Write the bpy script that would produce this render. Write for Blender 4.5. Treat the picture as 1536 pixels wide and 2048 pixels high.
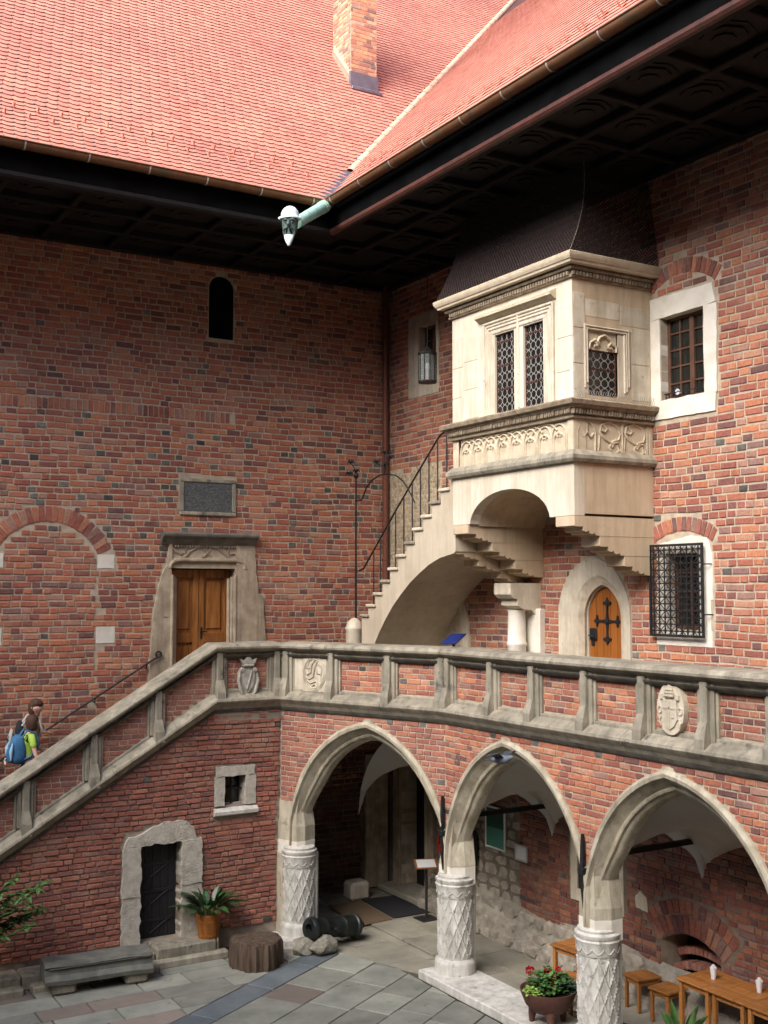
import bpy, bmesh, math, random
from mathutils import Vector, Matrix
from mathutils.geometry import tessellate_polygon
R = math.radians
for o in list(bpy.data.objects): bpy.data.objects.remove(o)
SC = bpy.context.scene; COL = SC.collection
# ------------------------------------------------------------------ camera
F = 2290.0; YH = 1180.0; AZ = R(59.1); TD = 22.7; EYE = 5.75
PITCH = math.atan((YH-1024)/F)
FW = Vector((math.cos(AZ)*math.cos(PITCH), math.sin(AZ)*math.cos(PITCH), math.sin(PITCH)))
RT = Vector((math.sin(AZ), -math.cos(AZ), 0)); UPV = RT.cross(FW)
_d = FW+RT*(7/F); _d.z = 0; _d.normalize()
CAM = Vector((-TD*_d.x, -TD*_d.y, EYE))
cd = bpy.data.cameras.new('camera'); co = bpy.data.objects.new('camera', cd); COL.objects.link(co)
co.location = CAM; co.rotation_euler = FW.to_track_quat('-Z', 'Y').to_euler()
cd.sensor_fit = 'VERTICAL'; cd.sensor_height = 24; cd.lens = 24*F/2048; cd.clip_end = 1500; cd.clip_start = .1
SC.camera = co
# ------------------------------------------------------------------ light
SUN_EL, SUN_AZ = 38, 202          # azimuth counter-clockwise from +X, where the light comes from
w = bpy.data.worlds.new('World'); SC.world = w; w.use_nodes = True
nt = w.node_tree; sky = nt.nodes.new('ShaderNodeTexSky'); sky.sky_type = 'NISHITA'; sky.sun_disc = False
sky.sun_elevation = R(SUN_EL); sky.sun_rotation = R(90-SUN_AZ); sky.air_density = .5; sky.dust_density = 1.6; sky.ozone_density = .6
nt.links.new(sky.outputs[0], nt.nodes['Background'].inputs[0]); nt.nodes['Background'].inputs[1].default_value = .15
sl = bpy.data.lights.new('sun', 'SUN'); sl.energy = 1.5; sl.angle = R(46); sl.color = (1, .965, .92)
so = bpy.data.objects.new('sun', sl); COL.objects.link(so); so.location = (-20, 5, 30)
so.rotation_euler = (-Vector((math.cos(R(SUN_AZ))*math.cos(R(SUN_EL)), math.sin(R(SUN_AZ))*math.cos(R(SUN_EL)), math.sin(R(SUN_EL))))).to_track_quat('-Z', 'Y').to_euler()
SC.view_settings.view_transform = 'Standard'; SC.view_settings.look = 'None'
SC.view_settings.exposure = 1.95; SC.view_settings.gamma = 1
# ------------------------------------------------------------------ pixel helpers (photo pixel -> point on a plane)
def ray(x, y): return FW+RT*((x-768)/F)+UPV*((1024-y)/F)
def on_x(x, y, X): r = ray(x, y); return CAM+r*((X-CAM.x)/r.x)
def on_y(x, y, Y): r = ray(x, y); return CAM+r*((Y-CAM.y)/r.y)
def on_z(x, y, Z): r = ray(x, y); return CAM+r*((Z-CAM.z)/r.z)
def pix(p):
    v = Vector(p)-CAM; z = v.dot(FW)
    if z < .1: return (-9999, -9999, z)
    return (768+F*v.dot(RT)/z, 1024-F*v.dot(UPV)/z, z)
# ------------------------------------------------------------------ materials
MATS = {}
def new_mat(name):
    m = bpy.data.materials.new(name); m.use_nodes = True; MATS[name] = m
    n = m.node_tree; return m, n, n.nodes['Principled BSDF']
def N(nt, t, **k):
    n = nt.nodes.new(t)
    for a, b in k.items(): setattr(n, a, b)
    return n
def noise(nt, vec, scale, detail=4, rough=.55, dist=0):
    n = N(nt, 'ShaderNodeTexNoise'); n.inputs['Scale'].default_value = scale; n.inputs['Detail'].default_value = detail
    n.inputs['Roughness'].default_value = rough; n.inputs['Distortion'].default_value = dist
    nt.links.new(vec, n.inputs['Vector']); return n.outputs['Fac']
def ramp(nt, fac, stops, interp='LINEAR'):
    r = N(nt, 'ShaderNodeValToRGB'); r.color_ramp.interpolation = interp; e = r.color_ramp.elements
    while len(e) < len(stops): e.new(.5)
    for i, (p, c) in enumerate(stops): e[i].position = p; e[i].color = (c[0], c[1], c[2], 1)
    nt.links.new(fac, r.inputs[0]); return r.outputs[0]
def mixc(nt, fac, a, b, mode='MIX'):
    m = N(nt, 'ShaderNodeMix', data_type='RGBA', blend_type=mode)
    for s, v in ((m.inputs[0], fac), (m.inputs[6], a), (m.inputs[7], b)):
        if isinstance(v, (int, float)): s.default_value = v
        elif isinstance(v, tuple): s.default_value = (*v, 1)
        else: nt.links.new(v, s)
    return m.outputs[2]
def math_(nt, op, a, b=0.0):
    m = N(nt, 'ShaderNodeMath', operation=op)
    for s, v in ((m.inputs[0], a), (m.inputs[1], b)):
        if isinstance(v, (int, float)): s.default_value = v
        else: nt.links.new(v, s)
    return m.outputs[0]
def bump(nt, b, h, strength, dist=.02):
    n = N(nt, 'ShaderNodeBump'); n.inputs['Strength'].default_value = strength; n.inputs['Distance'].default_value = dist
    nt.links.new(h, n.inputs['Height']); nt.links.new(n.outputs[0], b.inputs['Normal'])
def pos(nt, scale=None):
    g = N(nt, 'ShaderNodeNewGeometry').outputs['Position']
    if scale:
        m = N(nt, 'ShaderNodeMapping'); m.inputs['Scale'].default_value = scale; nt.links.new(g, m.inputs['Vector']); g = m.outputs[0]
    return g
def tint(nt):
    a = N(nt, 'ShaderNodeAttribute', attribute_name='tint').outputs['Fac']
    o = N(nt, 'ShaderNodeObjectInfo').outputs['Random']
    return math_(nt, 'FRACT', math_(nt, 'ADD', a, o))
def mat(name, cols, scale=5., rough=.85, bmp=.3, bscale=60., metal=0., stretch=None, vary=0., spots=None, spec=.3, detail=5, streak=None, streak_amt=.5):
    """cols: 2-3 colours mixed by noise; vary: brightness change per piece; spots: (colour, amount, scale); streak: weather colour"""
    m, nt, b = new_mat(name); p = pos(nt, stretch); k = len(cols)
    c = ramp(nt, noise(nt, p, scale, detail, .6), [(.3+.4*i/max(1, k-1), cols[i]) for i in range(k)])
    if vary:
        v = ramp(nt, tint(nt), [(0, (1-vary,)*3), (1, (1+vary,)*3)])
        c = mixc(nt, 1.0, c, v, 'MULTIPLY')
    if spots:
        f = ramp(nt, noise(nt, pos(nt), spots[2], 6, .65), [(1-spots[1]-.06, (0, 0, 0)), (1-spots[1]+.06, (1, 1, 1))])
        c = mixc(nt, f, c, spots[0])
    if streak:
        f = ramp(nt, noise(nt, pos(nt, (3, 3, .35)), 2.2, 6, .7), [(.42, (0, 0, 0)), (.66, (streak_amt,)*3)])
        c = mixc(nt, f, c, streak)
    nt.links.new(c, b.inputs['Base Color'])
    b.inputs['Roughness'].default_value = rough; b.inputs['Metallic'].default_value = metal; b.inputs['Specular IOR Level'].default_value = spec
    if bmp: bump(nt, b, noise(nt, pos(nt, stretch), bscale, 5, .65), bmp)
    return m
def brick_mat(name, stops, mortar_dirt=.35, sat=1.0):
    m, nt, b = new_mat(name); t = tint(nt); p = pos(nt)
    c = ramp(nt, t, stops)
    n1 = ramp(nt, noise(nt, p, 28, 5, .7), [(.25, (.62, .60, .60)), (.75, (1.3, 1.25, 1.22))])
    c = mixc(nt, 1.0, c, n1, 'MULTIPLY')
    n2 = ramp(nt, noise(nt, p, .55, 5, .6), [(.3, (.76, .73, .74)), (.7, (1.18, 1.14, 1.08))])
    c = mixc(nt, 1.0, c, n2, 'MULTIPLY')
    f = ramp(nt, noise(nt, p, 1.4, 6, .7), [(.54, (0, 0, 0)), (.72, (.6,)*3)])
    c = mixc(nt, f, c, (.39, .245, .165))
    f = ramp(nt, noise(nt, p, 9, 6, .75), [(.55, (0, 0, 0)), (.75, (mortar_dirt,)*3)])
    c = mixc(nt, f, c, (.40, .31, .24))
    f = ramp(nt, noise(nt, p, 2.1, 6, .7), [(.60, (0, 0, 0)), (.78, (.35,)*3)])
    c = mixc(nt, f, c, (.10, .06, .055))
    nt.links.new(c, b.inputs['Base Color']); b.inputs['Roughness'].default_value = .9; b.inputs['Specular IOR Level'].default_value = .2
    bump(nt, b, noise(nt, p, 55, 5, .7), .55, .012); return m
RED = [(0, (.155, .085, .08)), (.08, (.22, .095, .082)), (.22, (.315, .115, .085)), (.42, (.37, .14, .095)), (.60, (.41, .165, .105)), (.76, (.475, .20, .11)), (.86, (.44, .235, .16)), (.95, (.36, .20, .155)), (1, (.22, .135, .125))]
brick_mat('brick_red', RED)
brick_mat('brick_warm', [(p, (min(1, c[0]*1.02), c[1]*1.06, c[2]*1.06)) for p, c in RED])
brick_mat('brick_pale', [(p, (min(1, c[0]*1.45), c[1]*1.9, c[2]*1.8)) for p, c in RED], .5)
brick_mat('brick_dark', [(p, (c[0]*.62, c[1]*.62, c[2]*.66)) for p, c in RED], .4)  # red brick scaled darker for the wall behind the arcade
brick_mat('brick_passage_shade', [(p, (c[0]*.30, c[1]*.36, c[2]*.42)) for p, c in RED], .15)  # brick darkened to put the passage's shade into its colour
mat('rubble_warm', [(.30, .235, .15), (.43, .35, .24), (.54, .46, .335)], 14, .95, .8, 30, vary=.2, spots=((.20, .15, .10), .3, 18))
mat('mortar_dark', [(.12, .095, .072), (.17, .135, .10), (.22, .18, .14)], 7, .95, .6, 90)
brick_mat('brick_worn', [(p, (c[0]*.5+.155, c[1]*.5+.073, c[2]*.5+.06)) for p, c in RED], .5)
mat('brick_glazed', [(.075, .066, .058), (.11, .102, .088), (.16, .148, .125)], 14, .6, .3, 60, vary=.5)
mat('mortar', [(.36, .285, .205), (.46, .38, .28), (.54, .46, .345)], 7, .95, .6, 90)
mat('mortar_grey', [(.24, .185, .145), (.33, .265, .205), (.41, .34, .265)], 7, .95, .6, 90)
mat('limestone', [(.46, .40, .30), (.56, .50, .39), (.63, .575, .465)], 3.5, .85, .25, 70, vary=.06, spots=((.33, .27, .19), .32, 9), streak=(.28, .22, .14), streak_amt=.5)
mat('pale_stone', [(.60, .55, .46), (.70, .655, .56), (.75, .71, .63)], 4, .85, .3, 60, vary=.05, spots=((.45, .40, .32), .25, 12))
mat('ochre_plaster', [(.47, .36, .235), (.53, .415, .28), (.58, .465, .33)], 1.6, .92, .15, 70, spots=((.40, .31, .21), .32, 2.2), streak=(.30, .23, .15), streak_amt=.5)
mat('cream_plaster', [(.54, .475, .365), (.62, .555, .44), (.66, .60, .49)], 1.8, .92, .15, 70, spots=((.45, .375, .265), .30, 3), streak=(.36, .29, .195), streak_amt=.55, vary=.09)
mat('carved_stone', [(.44, .36, .25), (.53, .45, .32), (.60, .52, .39)], 6, .88, .3, 80, spots=((.27, .22, .16), .3, 7), vary=.05)
mat('weathered_shadow_stone', [(.17, .13, .085), (.26, .205, .14), (.36, .295, .21)], 9, .9, .5, 70, spots=((.11, .085, .06), .35, 8))  # brown weathering, also painting shadow lines under cornice and sill
mat('grey_stone', [(.22, .195, .145), (.315, .28, .21), (.40, .36, .275)], 4, .9, .4, 70, vary=.10, spots=((.10, .098, .082), .36, 5), streak=(.085, .085, .07), streak_amt=.55)
mat('dark_stone', [(.09, .085, .075), (.15, .14, .12), (.22, .205, .17)], 5, .9, .4, 60, spots=((.05, .05, .045), .3, 5))
mat('white_stone', [(.44, .42, .37), (.57, .55, .49), (.66, .64, .585)], 5, .85, .35, 60, spots=((.24, .23, .20), .36, 8), streak=(.27, .25, .21), streak_amt=.55)
mat('rough_stone', [(.36, .33, .26), (.50, .46, .38), (.60, .56, .47)], 9, .95, 1.0, 38, spots=((.28, .25, .19), .3, 20))
mat('portal_stone', [(.30, .235, .165), (.40, .32, .225), (.53, .455, .33)], 4.5, .9, .4, 50, spots=((.60, .55, .42), .3, 3), streak=(.15, .115, .085), streak_amt=.6)
mat('rubble', [(.20, .18, .145), (.31, .275, .22), (.42, .38, .31)], 6, .95, .9, 30, vary=.16, spots=((.17, .15, .12), .3, 14))
mat('vault_plaster', [(.38, .365, .335), (.45, .43, .395)], 2, .95, .1, 60)
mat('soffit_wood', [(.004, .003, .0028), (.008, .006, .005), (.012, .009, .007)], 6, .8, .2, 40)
mat('fascia_wood', [(.045, .018, .012), (.095, .03, .02)], 5, .55, .15, 30, spec=.4)
mat('copper', [(.13, .062, .03), (.20, .095, .045), (.115, .085, .05)], 3, .5, .1, 20, metal=.35, spots=((.07, .06, .045), .3, 4))
mat('red_pipe', [(.15, .055, .035), (.21, .08, .05)], 3, .42, .05, 20, metal=.25)
mat('lead', [(.12, .11, .13), (.20, .185, .21)], 5, .5, .1, 20, metal=.4)
mat('zinc', [(.5, .5, .48), (.62, .62, .6)], 5, .4, 0, metal=.6)
mat('verdigris', [(.23, .43, .32), (.34, .55, .42), (.46, .62, .50)], 8, .7, .2, 40)
mat('verdigris_pale', [(.55, .66, .62), (.70, .76, .74)], 8, .6, .2, 40)
mat('verdigris_dark', [(.05, .08, .07), (.10, .14, .12)], 12, .7, .2, 40)
mat('iron', [(.012, .012, .013), (.03, .028, .028)], 20, .55, .2, 60, metal=.3)
mat('door_oak', [(.16, .056, .013), (.28, .105, .025), (.37, .155, .042)], 2.6, .5, .15, 30, stretch=(6, 6, .7), detail=8, vary=.06)
mat('door_orange', [(.22, .07, .013), (.30, .10, .018), (.26, .085, .016)], 3, .45, .1, 30, stretch=(7, 7, .6), detail=7, vary=.1)
mat('dark_wood', [(.012, .011, .012), (.028, .025, .025)], 4, .6, .2, 30, stretch=(6, 6, .8))
mat('table_wood', [(.20, .075, .02), (.33, .135, .036), (.26, .10, .028)], 3, .5, .12, 30, stretch=(1, 5, 5), detail=7, vary=.16, spots=((.36, .20, .095), .24, 9))
mat('window_wood', [(.075, .035, .02), (.13, .065, .04)], 6, .6, .1, 30)
mat('stump_wood', [(.035, .024, .018), (.10, .068, .045), (.17, .12, .085)], 3, .95, .9, 12, stretch=(7, 7, .5), detail=8)
mat('bucket_wood', [(.25, .085, .018), (.38, .14, .03)], 3, .6, .2, 20, stretch=(8, 8, .7), vary=.15)
mat('rust_bowl', [(.085, .036, .026), (.13, .058, .042)], 8, .75, .2, 40, spots=((.18, .10, .075), .25, 5))
mat('cannon_bronze', [(.012, .014, .014), (.028, .032, .03), (.05, .055, .05)], 6, .42, .15, 30, metal=.5)
mat('soil', [(.02, .014, .01), (.05, .035, .024)], 20, .95, .5, 40)
mat('leaf_dark', [(.012, .045, .014), (.03, .085, .022), (.05, .12, .03)], 6, .4, 0, vary=.45, spec=.5)
mat('leaf_mid', [(.03, .085, .02), (.07, .15, .04), (.11, .20, .06)], 6, .5, 0, vary=.4)
mat('leaf_blue', [(.035, .085, .06), (.08, .14, .10)], 6, .5, 0, vary=.4)
mat('leaf_lime', [(.20, .34, .06), (.34, .48, .12)], 6, .5, 0, vary=.3)
mat('petal_red', [(.42, .005, .012), (.65, .015, .03)], 6, .5, 0, vary=.25)
mat('stem', [(.06, .05, .025), (.10, .08, .04)], 6, .8, 0)
mat('black_mat', [(.018, .017, .019), (.03, .028, .03)], 40, .95, .4, 200)
mat('brown_mat', [(.13, .085, .05), (.18, .12, .07)], 30, .95, .4, 200)
mat('paper_white', [(.66, .68, .66), (.72, .73, .71)], 4, .6, 0)
mat('poster_green', [(.06, .22, .17), (.10, .30, .23)], 2, .35, 0, spec=.5)
mat('poster_dark', [(.02, .06, .05), (.04, .10, .08)], 2, .35, 0, spec=.5)
mat('sign_blue', [(.012, .022, .12), (.02, .035, .17)], 4, .3, 0, spec=.5)
mat('sign_brown', [(.20, .085, .035), (.25, .11, .05)], 4, .5, 0)
mat('red_paint', [(.42, .03, .012), (.5, .04, .016)], 6, .4, 0)
mat('skin', [(.58, .34, .25), (.66, .40, .30)], 12, .55, 0)
mat('hair_brown', [(.05, .024, .014), (.10, .05, .03)], 4, .55, .5, 60, stretch=(6, 6, 1))
mat('shirt_lime', [(.36, .56, .07), (.45, .66, .12)], 8, .85, .2, 40)
mat('shirt_peach', [(.50, .30, .22), (.57, .36, .27)], 8, .85, .2, 40)
mat('jeans', [(.03, .06, .13), (.055, .10, .19)], 20, .85, .2, 80)
mat('pack_blue', [(.035, .12, .24), (.06, .18, .33)], 8, .7, .2, 60)
mat('pack_light', [(.30, .52, .66), (.38, .60, .72)], 8, .6, .1, 60)
mat('pack_black', [(.012, .013, .018), (.025, .026, .03)], 8, .7, .2, 60)
mat('strap_grey', [(.45, .44, .40), (.55, .54, .5)], 8, .8, .1, 60)
mat('ceramic_white', [(.70, .68, .72), (.78, .77, .78)], 8, .35, 0, spec=.5)
mat('plaster_wall', [(.11, .065, .05), (.15, .09, .07)], 1, .95, .1, 20)
mat('void', [(.004, .004, .004), (.008, .008, .008)], 3, 1, 0, spec=0)
mat('plaque_dark', [(.055, .06, .062), (.10, .105, .105), (.21, .20, .185)], 26, .75, .6, 70, stretch=(1, 1, 2.2), detail=8)
def tile_mat(name, a):
    m, nt, b = new_mat(name); t = tint(nt); p = pos(nt)
    c = ramp(nt, t, a); n1 = ramp(nt, noise(nt, p, 10, 4, .6), [(.3, (.84, .82, .82)), (.7, (1.1, 1.1, 1.1))])
    c = mixc(nt, 1.0, c, n1, 'MULTIPLY')
    n2 = ramp(nt, noise(nt, p, .5, 3, .6), [(.35, (.93, .86, .86)), (.65, (1.06, 1.06, 1.02))])
    c = mixc(nt, 1.0, c, n2, 'MULTIPLY')
    nt.links.new(c, b.inputs['Base Color']); b.inputs['Roughness'].default_value = .8; b.inputs['Specular IOR Level'].default_value = .25
    bump(nt, b, noise(nt, p, 60, 4, .6), .2, .008)
mat('tile_edge_shade', [(.16, .06, .045), (.24, .09, .065)], 9, .9, .2, 40)  # dark tail edges paint the shadow line under each tile row
tile_mat('roof_tile', [(0, (.51, .205, .15)), (.3, (.55, .235, .17)), (.65, (.565, .25, .18)), (.9, (.585, .275, .19)), (1, (.55, .225, .18))])
mat('ridge_tile', [(.60, .36, .23), (.68, .44, .30)], 5, .8, .2, 40, vary=.1)
mat('slab_grey', [(.17, .175, .145), (.225, .228, .19), (.285, .28, .235)], 2.2, .72, .4, 45, vary=.28, spots=((.10, .105, .08), .33, 3), spec=.35)
mat('slab_brown', [(.165, .135, .112), (.215, .178, .15)], 2.2, .72, .4, 45, vary=.28, spots=((.14, .14, .12), .33, 3))
mat('slab_slate', [(.085, .105, .115), (.12, .14, .15), (.165, .18, .18)], 1.8, .6, .3, 45, vary=.1, spots=((.13, .16, .16), .3, 2.5))
mat('slab_beige', [(.19, .175, .135), (.26, .24, .185), (.31, .285, .225)], 2.0, .75, .3, 45, vary=.12, spots=((.15, .14, .11), .3, 3))
mat('joint', [(.055, .05, .034), (.09, .088, .055)], 6, .95, .5, 60)
mat('ground_stone', [(.13, .135, .115), (.19, .19, .165)], 3, .9, .3, 20)
def glass_mat(name, col, rough=.12):
    m, nt, b = new_mat(name); b.inputs['Base Color'].default_value = (*col, 1); b.inputs['Roughness'].default_value = rough
    b.inputs['Specular IOR Level'].default_value = .6
    bump(nt, b, noise(nt, pos(nt), 6, 2), .06, .05); return m
glass_mat('glass_dark', (.012, .014, .013)); glass_mat('glass_lead', (.016, .014, .012), .2)
m, nt, b = new_mat('lamp_glass'); b.inputs['Base Color'].default_value = (.30, .32, .30, 1); b.inputs['Alpha'].default_value = .45; b.inputs['Roughness'].default_value = .1
# fine brown net: woven threads with open holes, laid out in object space
m, nt, b = new_mat('net'); tc = N(nt, 'ShaderNodeTexCoord').outputs['UV']; mp = N(nt, 'ShaderNodeMapping'); mp.inputs['Rotation'].default_value = (0, 0, R(45)); mp.inputs['Scale'].default_value = (24, 24, 1)
nt.links.new(tc, mp.inputs[0]); sx = N(nt, 'ShaderNodeSeparateXYZ'); nt.links.new(mp.outputs[0], sx.inputs[0])
fx = math_(nt, 'GREATER_THAN', math_(nt, 'FRACT', sx.outputs[0]), .42); fy = math_(nt, 'GREATER_THAN', math_(nt, 'FRACT', sx.outputs[1]), .42)
nt.links.new(math_(nt, 'SUBTRACT', 1, math_(nt, 'MULTIPLY', fx, fy)), b.inputs['Alpha'])
b.inputs['Base Color'].default_value = (.022, .012, .010, 1); b.inputs['Roughness'].default_value = .9
# ------------------------------------------------------------------ geometry helpers
Z = Vector((0, 0, 1)); WO = {}
class Fr:
    """a frame on a plane: u along it, v up, n outwards"""
    def __init__(s, o, u, n, v=(0, 0, 1)): s.o = Vector(o); s.u = Vector(u).normalized(); s.n = Vector(n).normalized(); s.v = Vector(v).normalized()
    def P(s, u, v, n=0.0): return s.o+s.u*u+s.v*v+s.n*n
WORLD = Fr((0, 0, 0), (1, 0, 0), (0, 1, 0))       # u=x, v=z, n=y
def clean(n): return n
class MB:
    def __init__(s): s.v = []; s.f = []; s.t = []; s.m = []; s.uv = None
    def add(s, vs, fs, tint=0.0, mi=0):
        b = len(s.v); s.v.extend(vs)
        for f in fs: s.f.append([b+i for i in f]); s.t.append(tint); s.m.append(mi)
        return s
    def box(s, fr, u0, u1, v0, v1, n0, n1, c=0.0, tint=0.0, mi=0, shear=0.0):
        """box in a frame; c chamfers its edges; shear lifts v by u"""
        if u1 < u0: u0, u1 = u1, u0
        if v1 < v0: v0, v1 = v1, v0
        if n1 < n0: n0, n1 = n1, n0
        L = [(u0, u1), (v0, v1), (n0, n1)]; c = min(c, *(.45*(b-a) for a, b in L))
        def P(a): return fr.P(a[0], a[1]+shear*(a[0]-u0), a[2])
        if c <= 0:
            vs = [P((L[0][i], L[1][j], L[2][k])) for i in (0, 1) for j in (0, 1) for k in (0, 1)]
            s.add(vs, [(0, 1, 3, 2), (4, 6, 7, 5), (0, 4, 5, 1), (2, 3, 7, 6), (0, 2, 6, 4), (1, 5, 7, 3)], tint, mi); return s
        vs = []; ix = {}
        for i in (0, 1):
            for j in (0, 1):
                for k in (0, 1):
                    for ax in range(3):
                        a = [L[0][i], L[1][j], L[2][k]]
                        for q, s2 in enumerate((i, j, k)):
                            if q != ax: a[q] += c*(1-2*s2)
                        ix[(i, j, k, ax)] = len(vs); vs.append(P(a))
        fs = []
        for ax in range(3):
            for sd in (0, 1):
                o = [q for q in range(3) if q != ax]; q = []
                for a, b in ((0, 0), (1, 0), (1, 1), (0, 1)):
                    d = [0, 0, 0]; d[ax] = sd; d[o[0]] = a; d[o[1]] = b; q.append(ix[(*d, ax)])
                fs.append(q)
        for ax in range(3):
            o = [q for q in range(3) if q != ax]
            for a in (0, 1):
                for b in (0, 1):
                    q = []
                    for e, g in ((0, o[0]), (1, o[0]), (1, o[1]), (0, o[1])):
                        d = [0, 0, 0]; d[ax] = e; d[o[0]] = a; d[o[1]] = b; q.append(ix[(*d, g)])
                    fs.append(q)
        for i in (0, 1):
            for j in (0, 1):
                for k in (0, 1): fs.append([ix[(i, j, k, a)] for a in range(3)])
        s.add(vs, fs, tint, mi); return s
    def prism(s, fr, poly, n0, n1, tint=0.0, mi=0, back=True):
        k = len(poly); vs = [fr.P(u, v, n1) for u, v in poly]+[fr.P(u, v, n0) for u, v in poly]
        tris = tessellate_polygon([[Vector((u, v, 0)) for u, v in poly]])
        fs = [list(t) for t in tris]
        if back: fs += [[i+k for i in t] for t in tris]
        fs += [[i, (i+1) % k, (i+1) % k+k, i+k] for i in range(k)]
        return s.add(vs, fs, tint, mi)
    def loft(s, rings, closed=True, cap=True, tint=0.0, mi=0):
        k = len(rings[0]); vs = [p for r in rings for p in r]; fs = []
        for a in range(len(rings)-1):
            for i in range(k if closed else k-1):
                j = (i+1) % k; fs.append([a*k+i, a*k+j, (a+1)*k+j, (a+1)*k+i])
        if cap and closed:
            for base in (0, (len(rings)-1)*k):
                tr = None
                ctr = sum((vs[base+i] for i in range(k)), Vector())/k
                nrm = Vector()
                for i in range(k): nrm += (vs[base+i]-ctr).cross(vs[base+(i+1) % k]-ctr)
                if nrm.length > 1e-9:
                    q = nrm.to_track_quat('Z', 'Y').inverted()
                    tr = tessellate_polygon([[Vector((*(q @ (vs[base+i]-ctr)).xy, 0)) for i in range(k)]])
                    fs += [[base+i for i in t] for t in tr]
        return s.add(vs, fs, tint, mi)
    def tube(s, pts, r, seg=8, tint=0.0, mi=0, cap=True):
        pts = [Vector(p) for p in pts]; rs = r if isinstance(r, (list, tuple)) else [r]*len(pts); rings = []; up = None
        for i, p in enumerate(pts):
            d = (pts[min(i+1, len(pts)-1)]-pts[max(i-1, 0)]).normalized()
            if up is None: up = d.orthogonal().normalized() if abs(d.z) > .95 else Z.copy()
            sd = d.cross(up).normalized(); up = sd.cross(d).normalized()
            rings.append([p+(sd*math.cos(2*math.pi*q/seg)+up*math.sin(2*math.pi*q/seg))*rs[i] for q in range(seg)])
        return s.loft(rings, True, cap, tint, mi)
    def lathe(s, c, prof, seg=24, tint=0.0, mi=0, ax=None, wob=None):
        c = Vector(c); a = Vector(ax).normalized() if ax else Z; x = a.orthogonal().normalized(); y = a.cross(x); rings = []
        for r, h in prof:
            rings.append([c+a*h+(x*math.cos(2*math.pi*q/seg)+y*math.sin(2*math.pi*q/seg))*max(r, .0005)*(wob(q/seg, h) if wob else 1) for q in range(seg)])
        return s.loft(rings, True, True, tint, mi)
    def build(s, name, mats, parent=None, smooth=None, kind=None, origin=None):
        if isinstance(mats, str): mats = [mats]
        if not s.v: return None
        if origin is None:
            xs = [p[0] for p in s.v]; ys = [p[1] for p in s.v]; zs = [p[2] for p in s.v]
            origin = Vector(((min(xs)+max(xs))/2, (min(ys)+max(ys))/2, min(zs)))
        origin = Vector(origin)
        me = bpy.data.meshes.new(name); me.from_pydata([(p[0]-origin.x, p[1]-origin.y, p[2]-origin.z) for p in s.v], [], s.f)
        for q in mats: me.materials.append(MATS[q])
        if len(mats) > 1: me.polygons.foreach_set('material_index', s.m)
        at = me.attributes.new('tint', 'FLOAT', 'FACE'); at.data.foreach_set('value', s.t)
        bm = bmesh.new(); bm.from_mesh(me); bmesh.ops.recalc_face_normals(bm, faces=bm.faces); bm.to_mesh(me); bm.free()
        if smooth is not None:
            me.polygons.foreach_set('use_smooth', [True]*len(me.polygons)); me.set_sharp_from_angle(angle=R(smooth))
        if s.uv:
            l = me.uv_layers.new(name='UVMap')
            for lp in me.loops: l.data[lp.index].uv = s.uv[lp.vertex_index]
        me.update()
        o = bpy.data.objects.new(name, me); place(o, origin, parent)
        if kind: o['kind'] = kind
        return o
def place(o, loc, parent=None):
    COL.objects.link(o); loc = Vector(loc); WO[o] = loc
    if parent: o.parent = parent; o.location = loc-WO[parent]
    else: o.location = loc
def thing(name, loc, label, cat, group=None):
    o = bpy.data.objects.new(name, None); o.empty_display_size = .2; place(o, loc); return tag(o, label, cat, group)
def tag(o, label, cat=None, group=None):
    o['label'] = label
    if cat: o['category'] = cat
    if group: o['group'] = group
    return o
def part(name, me, parent, mw):
    o = bpy.data.objects.new(name, me); COL.objects.link(o); o.parent = parent
    o.matrix_local = Matrix.Translation(-WO[parent]) @ mw; WO[o] = mw.translation.copy(); return o
def copy_tree(o, loc, rotz=0, label=None):
    c = o.copy(); COL.objects.link(c); c.location = loc; c.rotation_euler = (0, 0, rotz); WO[c] = Vector(loc)
    if label: c['label'] = label
    def rec(a, b):
        for ch in list(a.children):
            d = ch.copy(); COL.objects.link(d); d.parent = b; rec(ch, d)
    rec(o, c); return c
def in_poly(u, v, P):
    r = False; j = len(P)-1
    for i in range(len(P)):
        a, b = P[i]; c, d = P[j]
        if (b > v) != (d > v) and u < (c-a)*(v-b)/(d-b)+a: r = not r
        j = i
    return r
def rect(a, b, c, d): return [(a, c), (b, c), (b, d), (a, d)]
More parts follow.
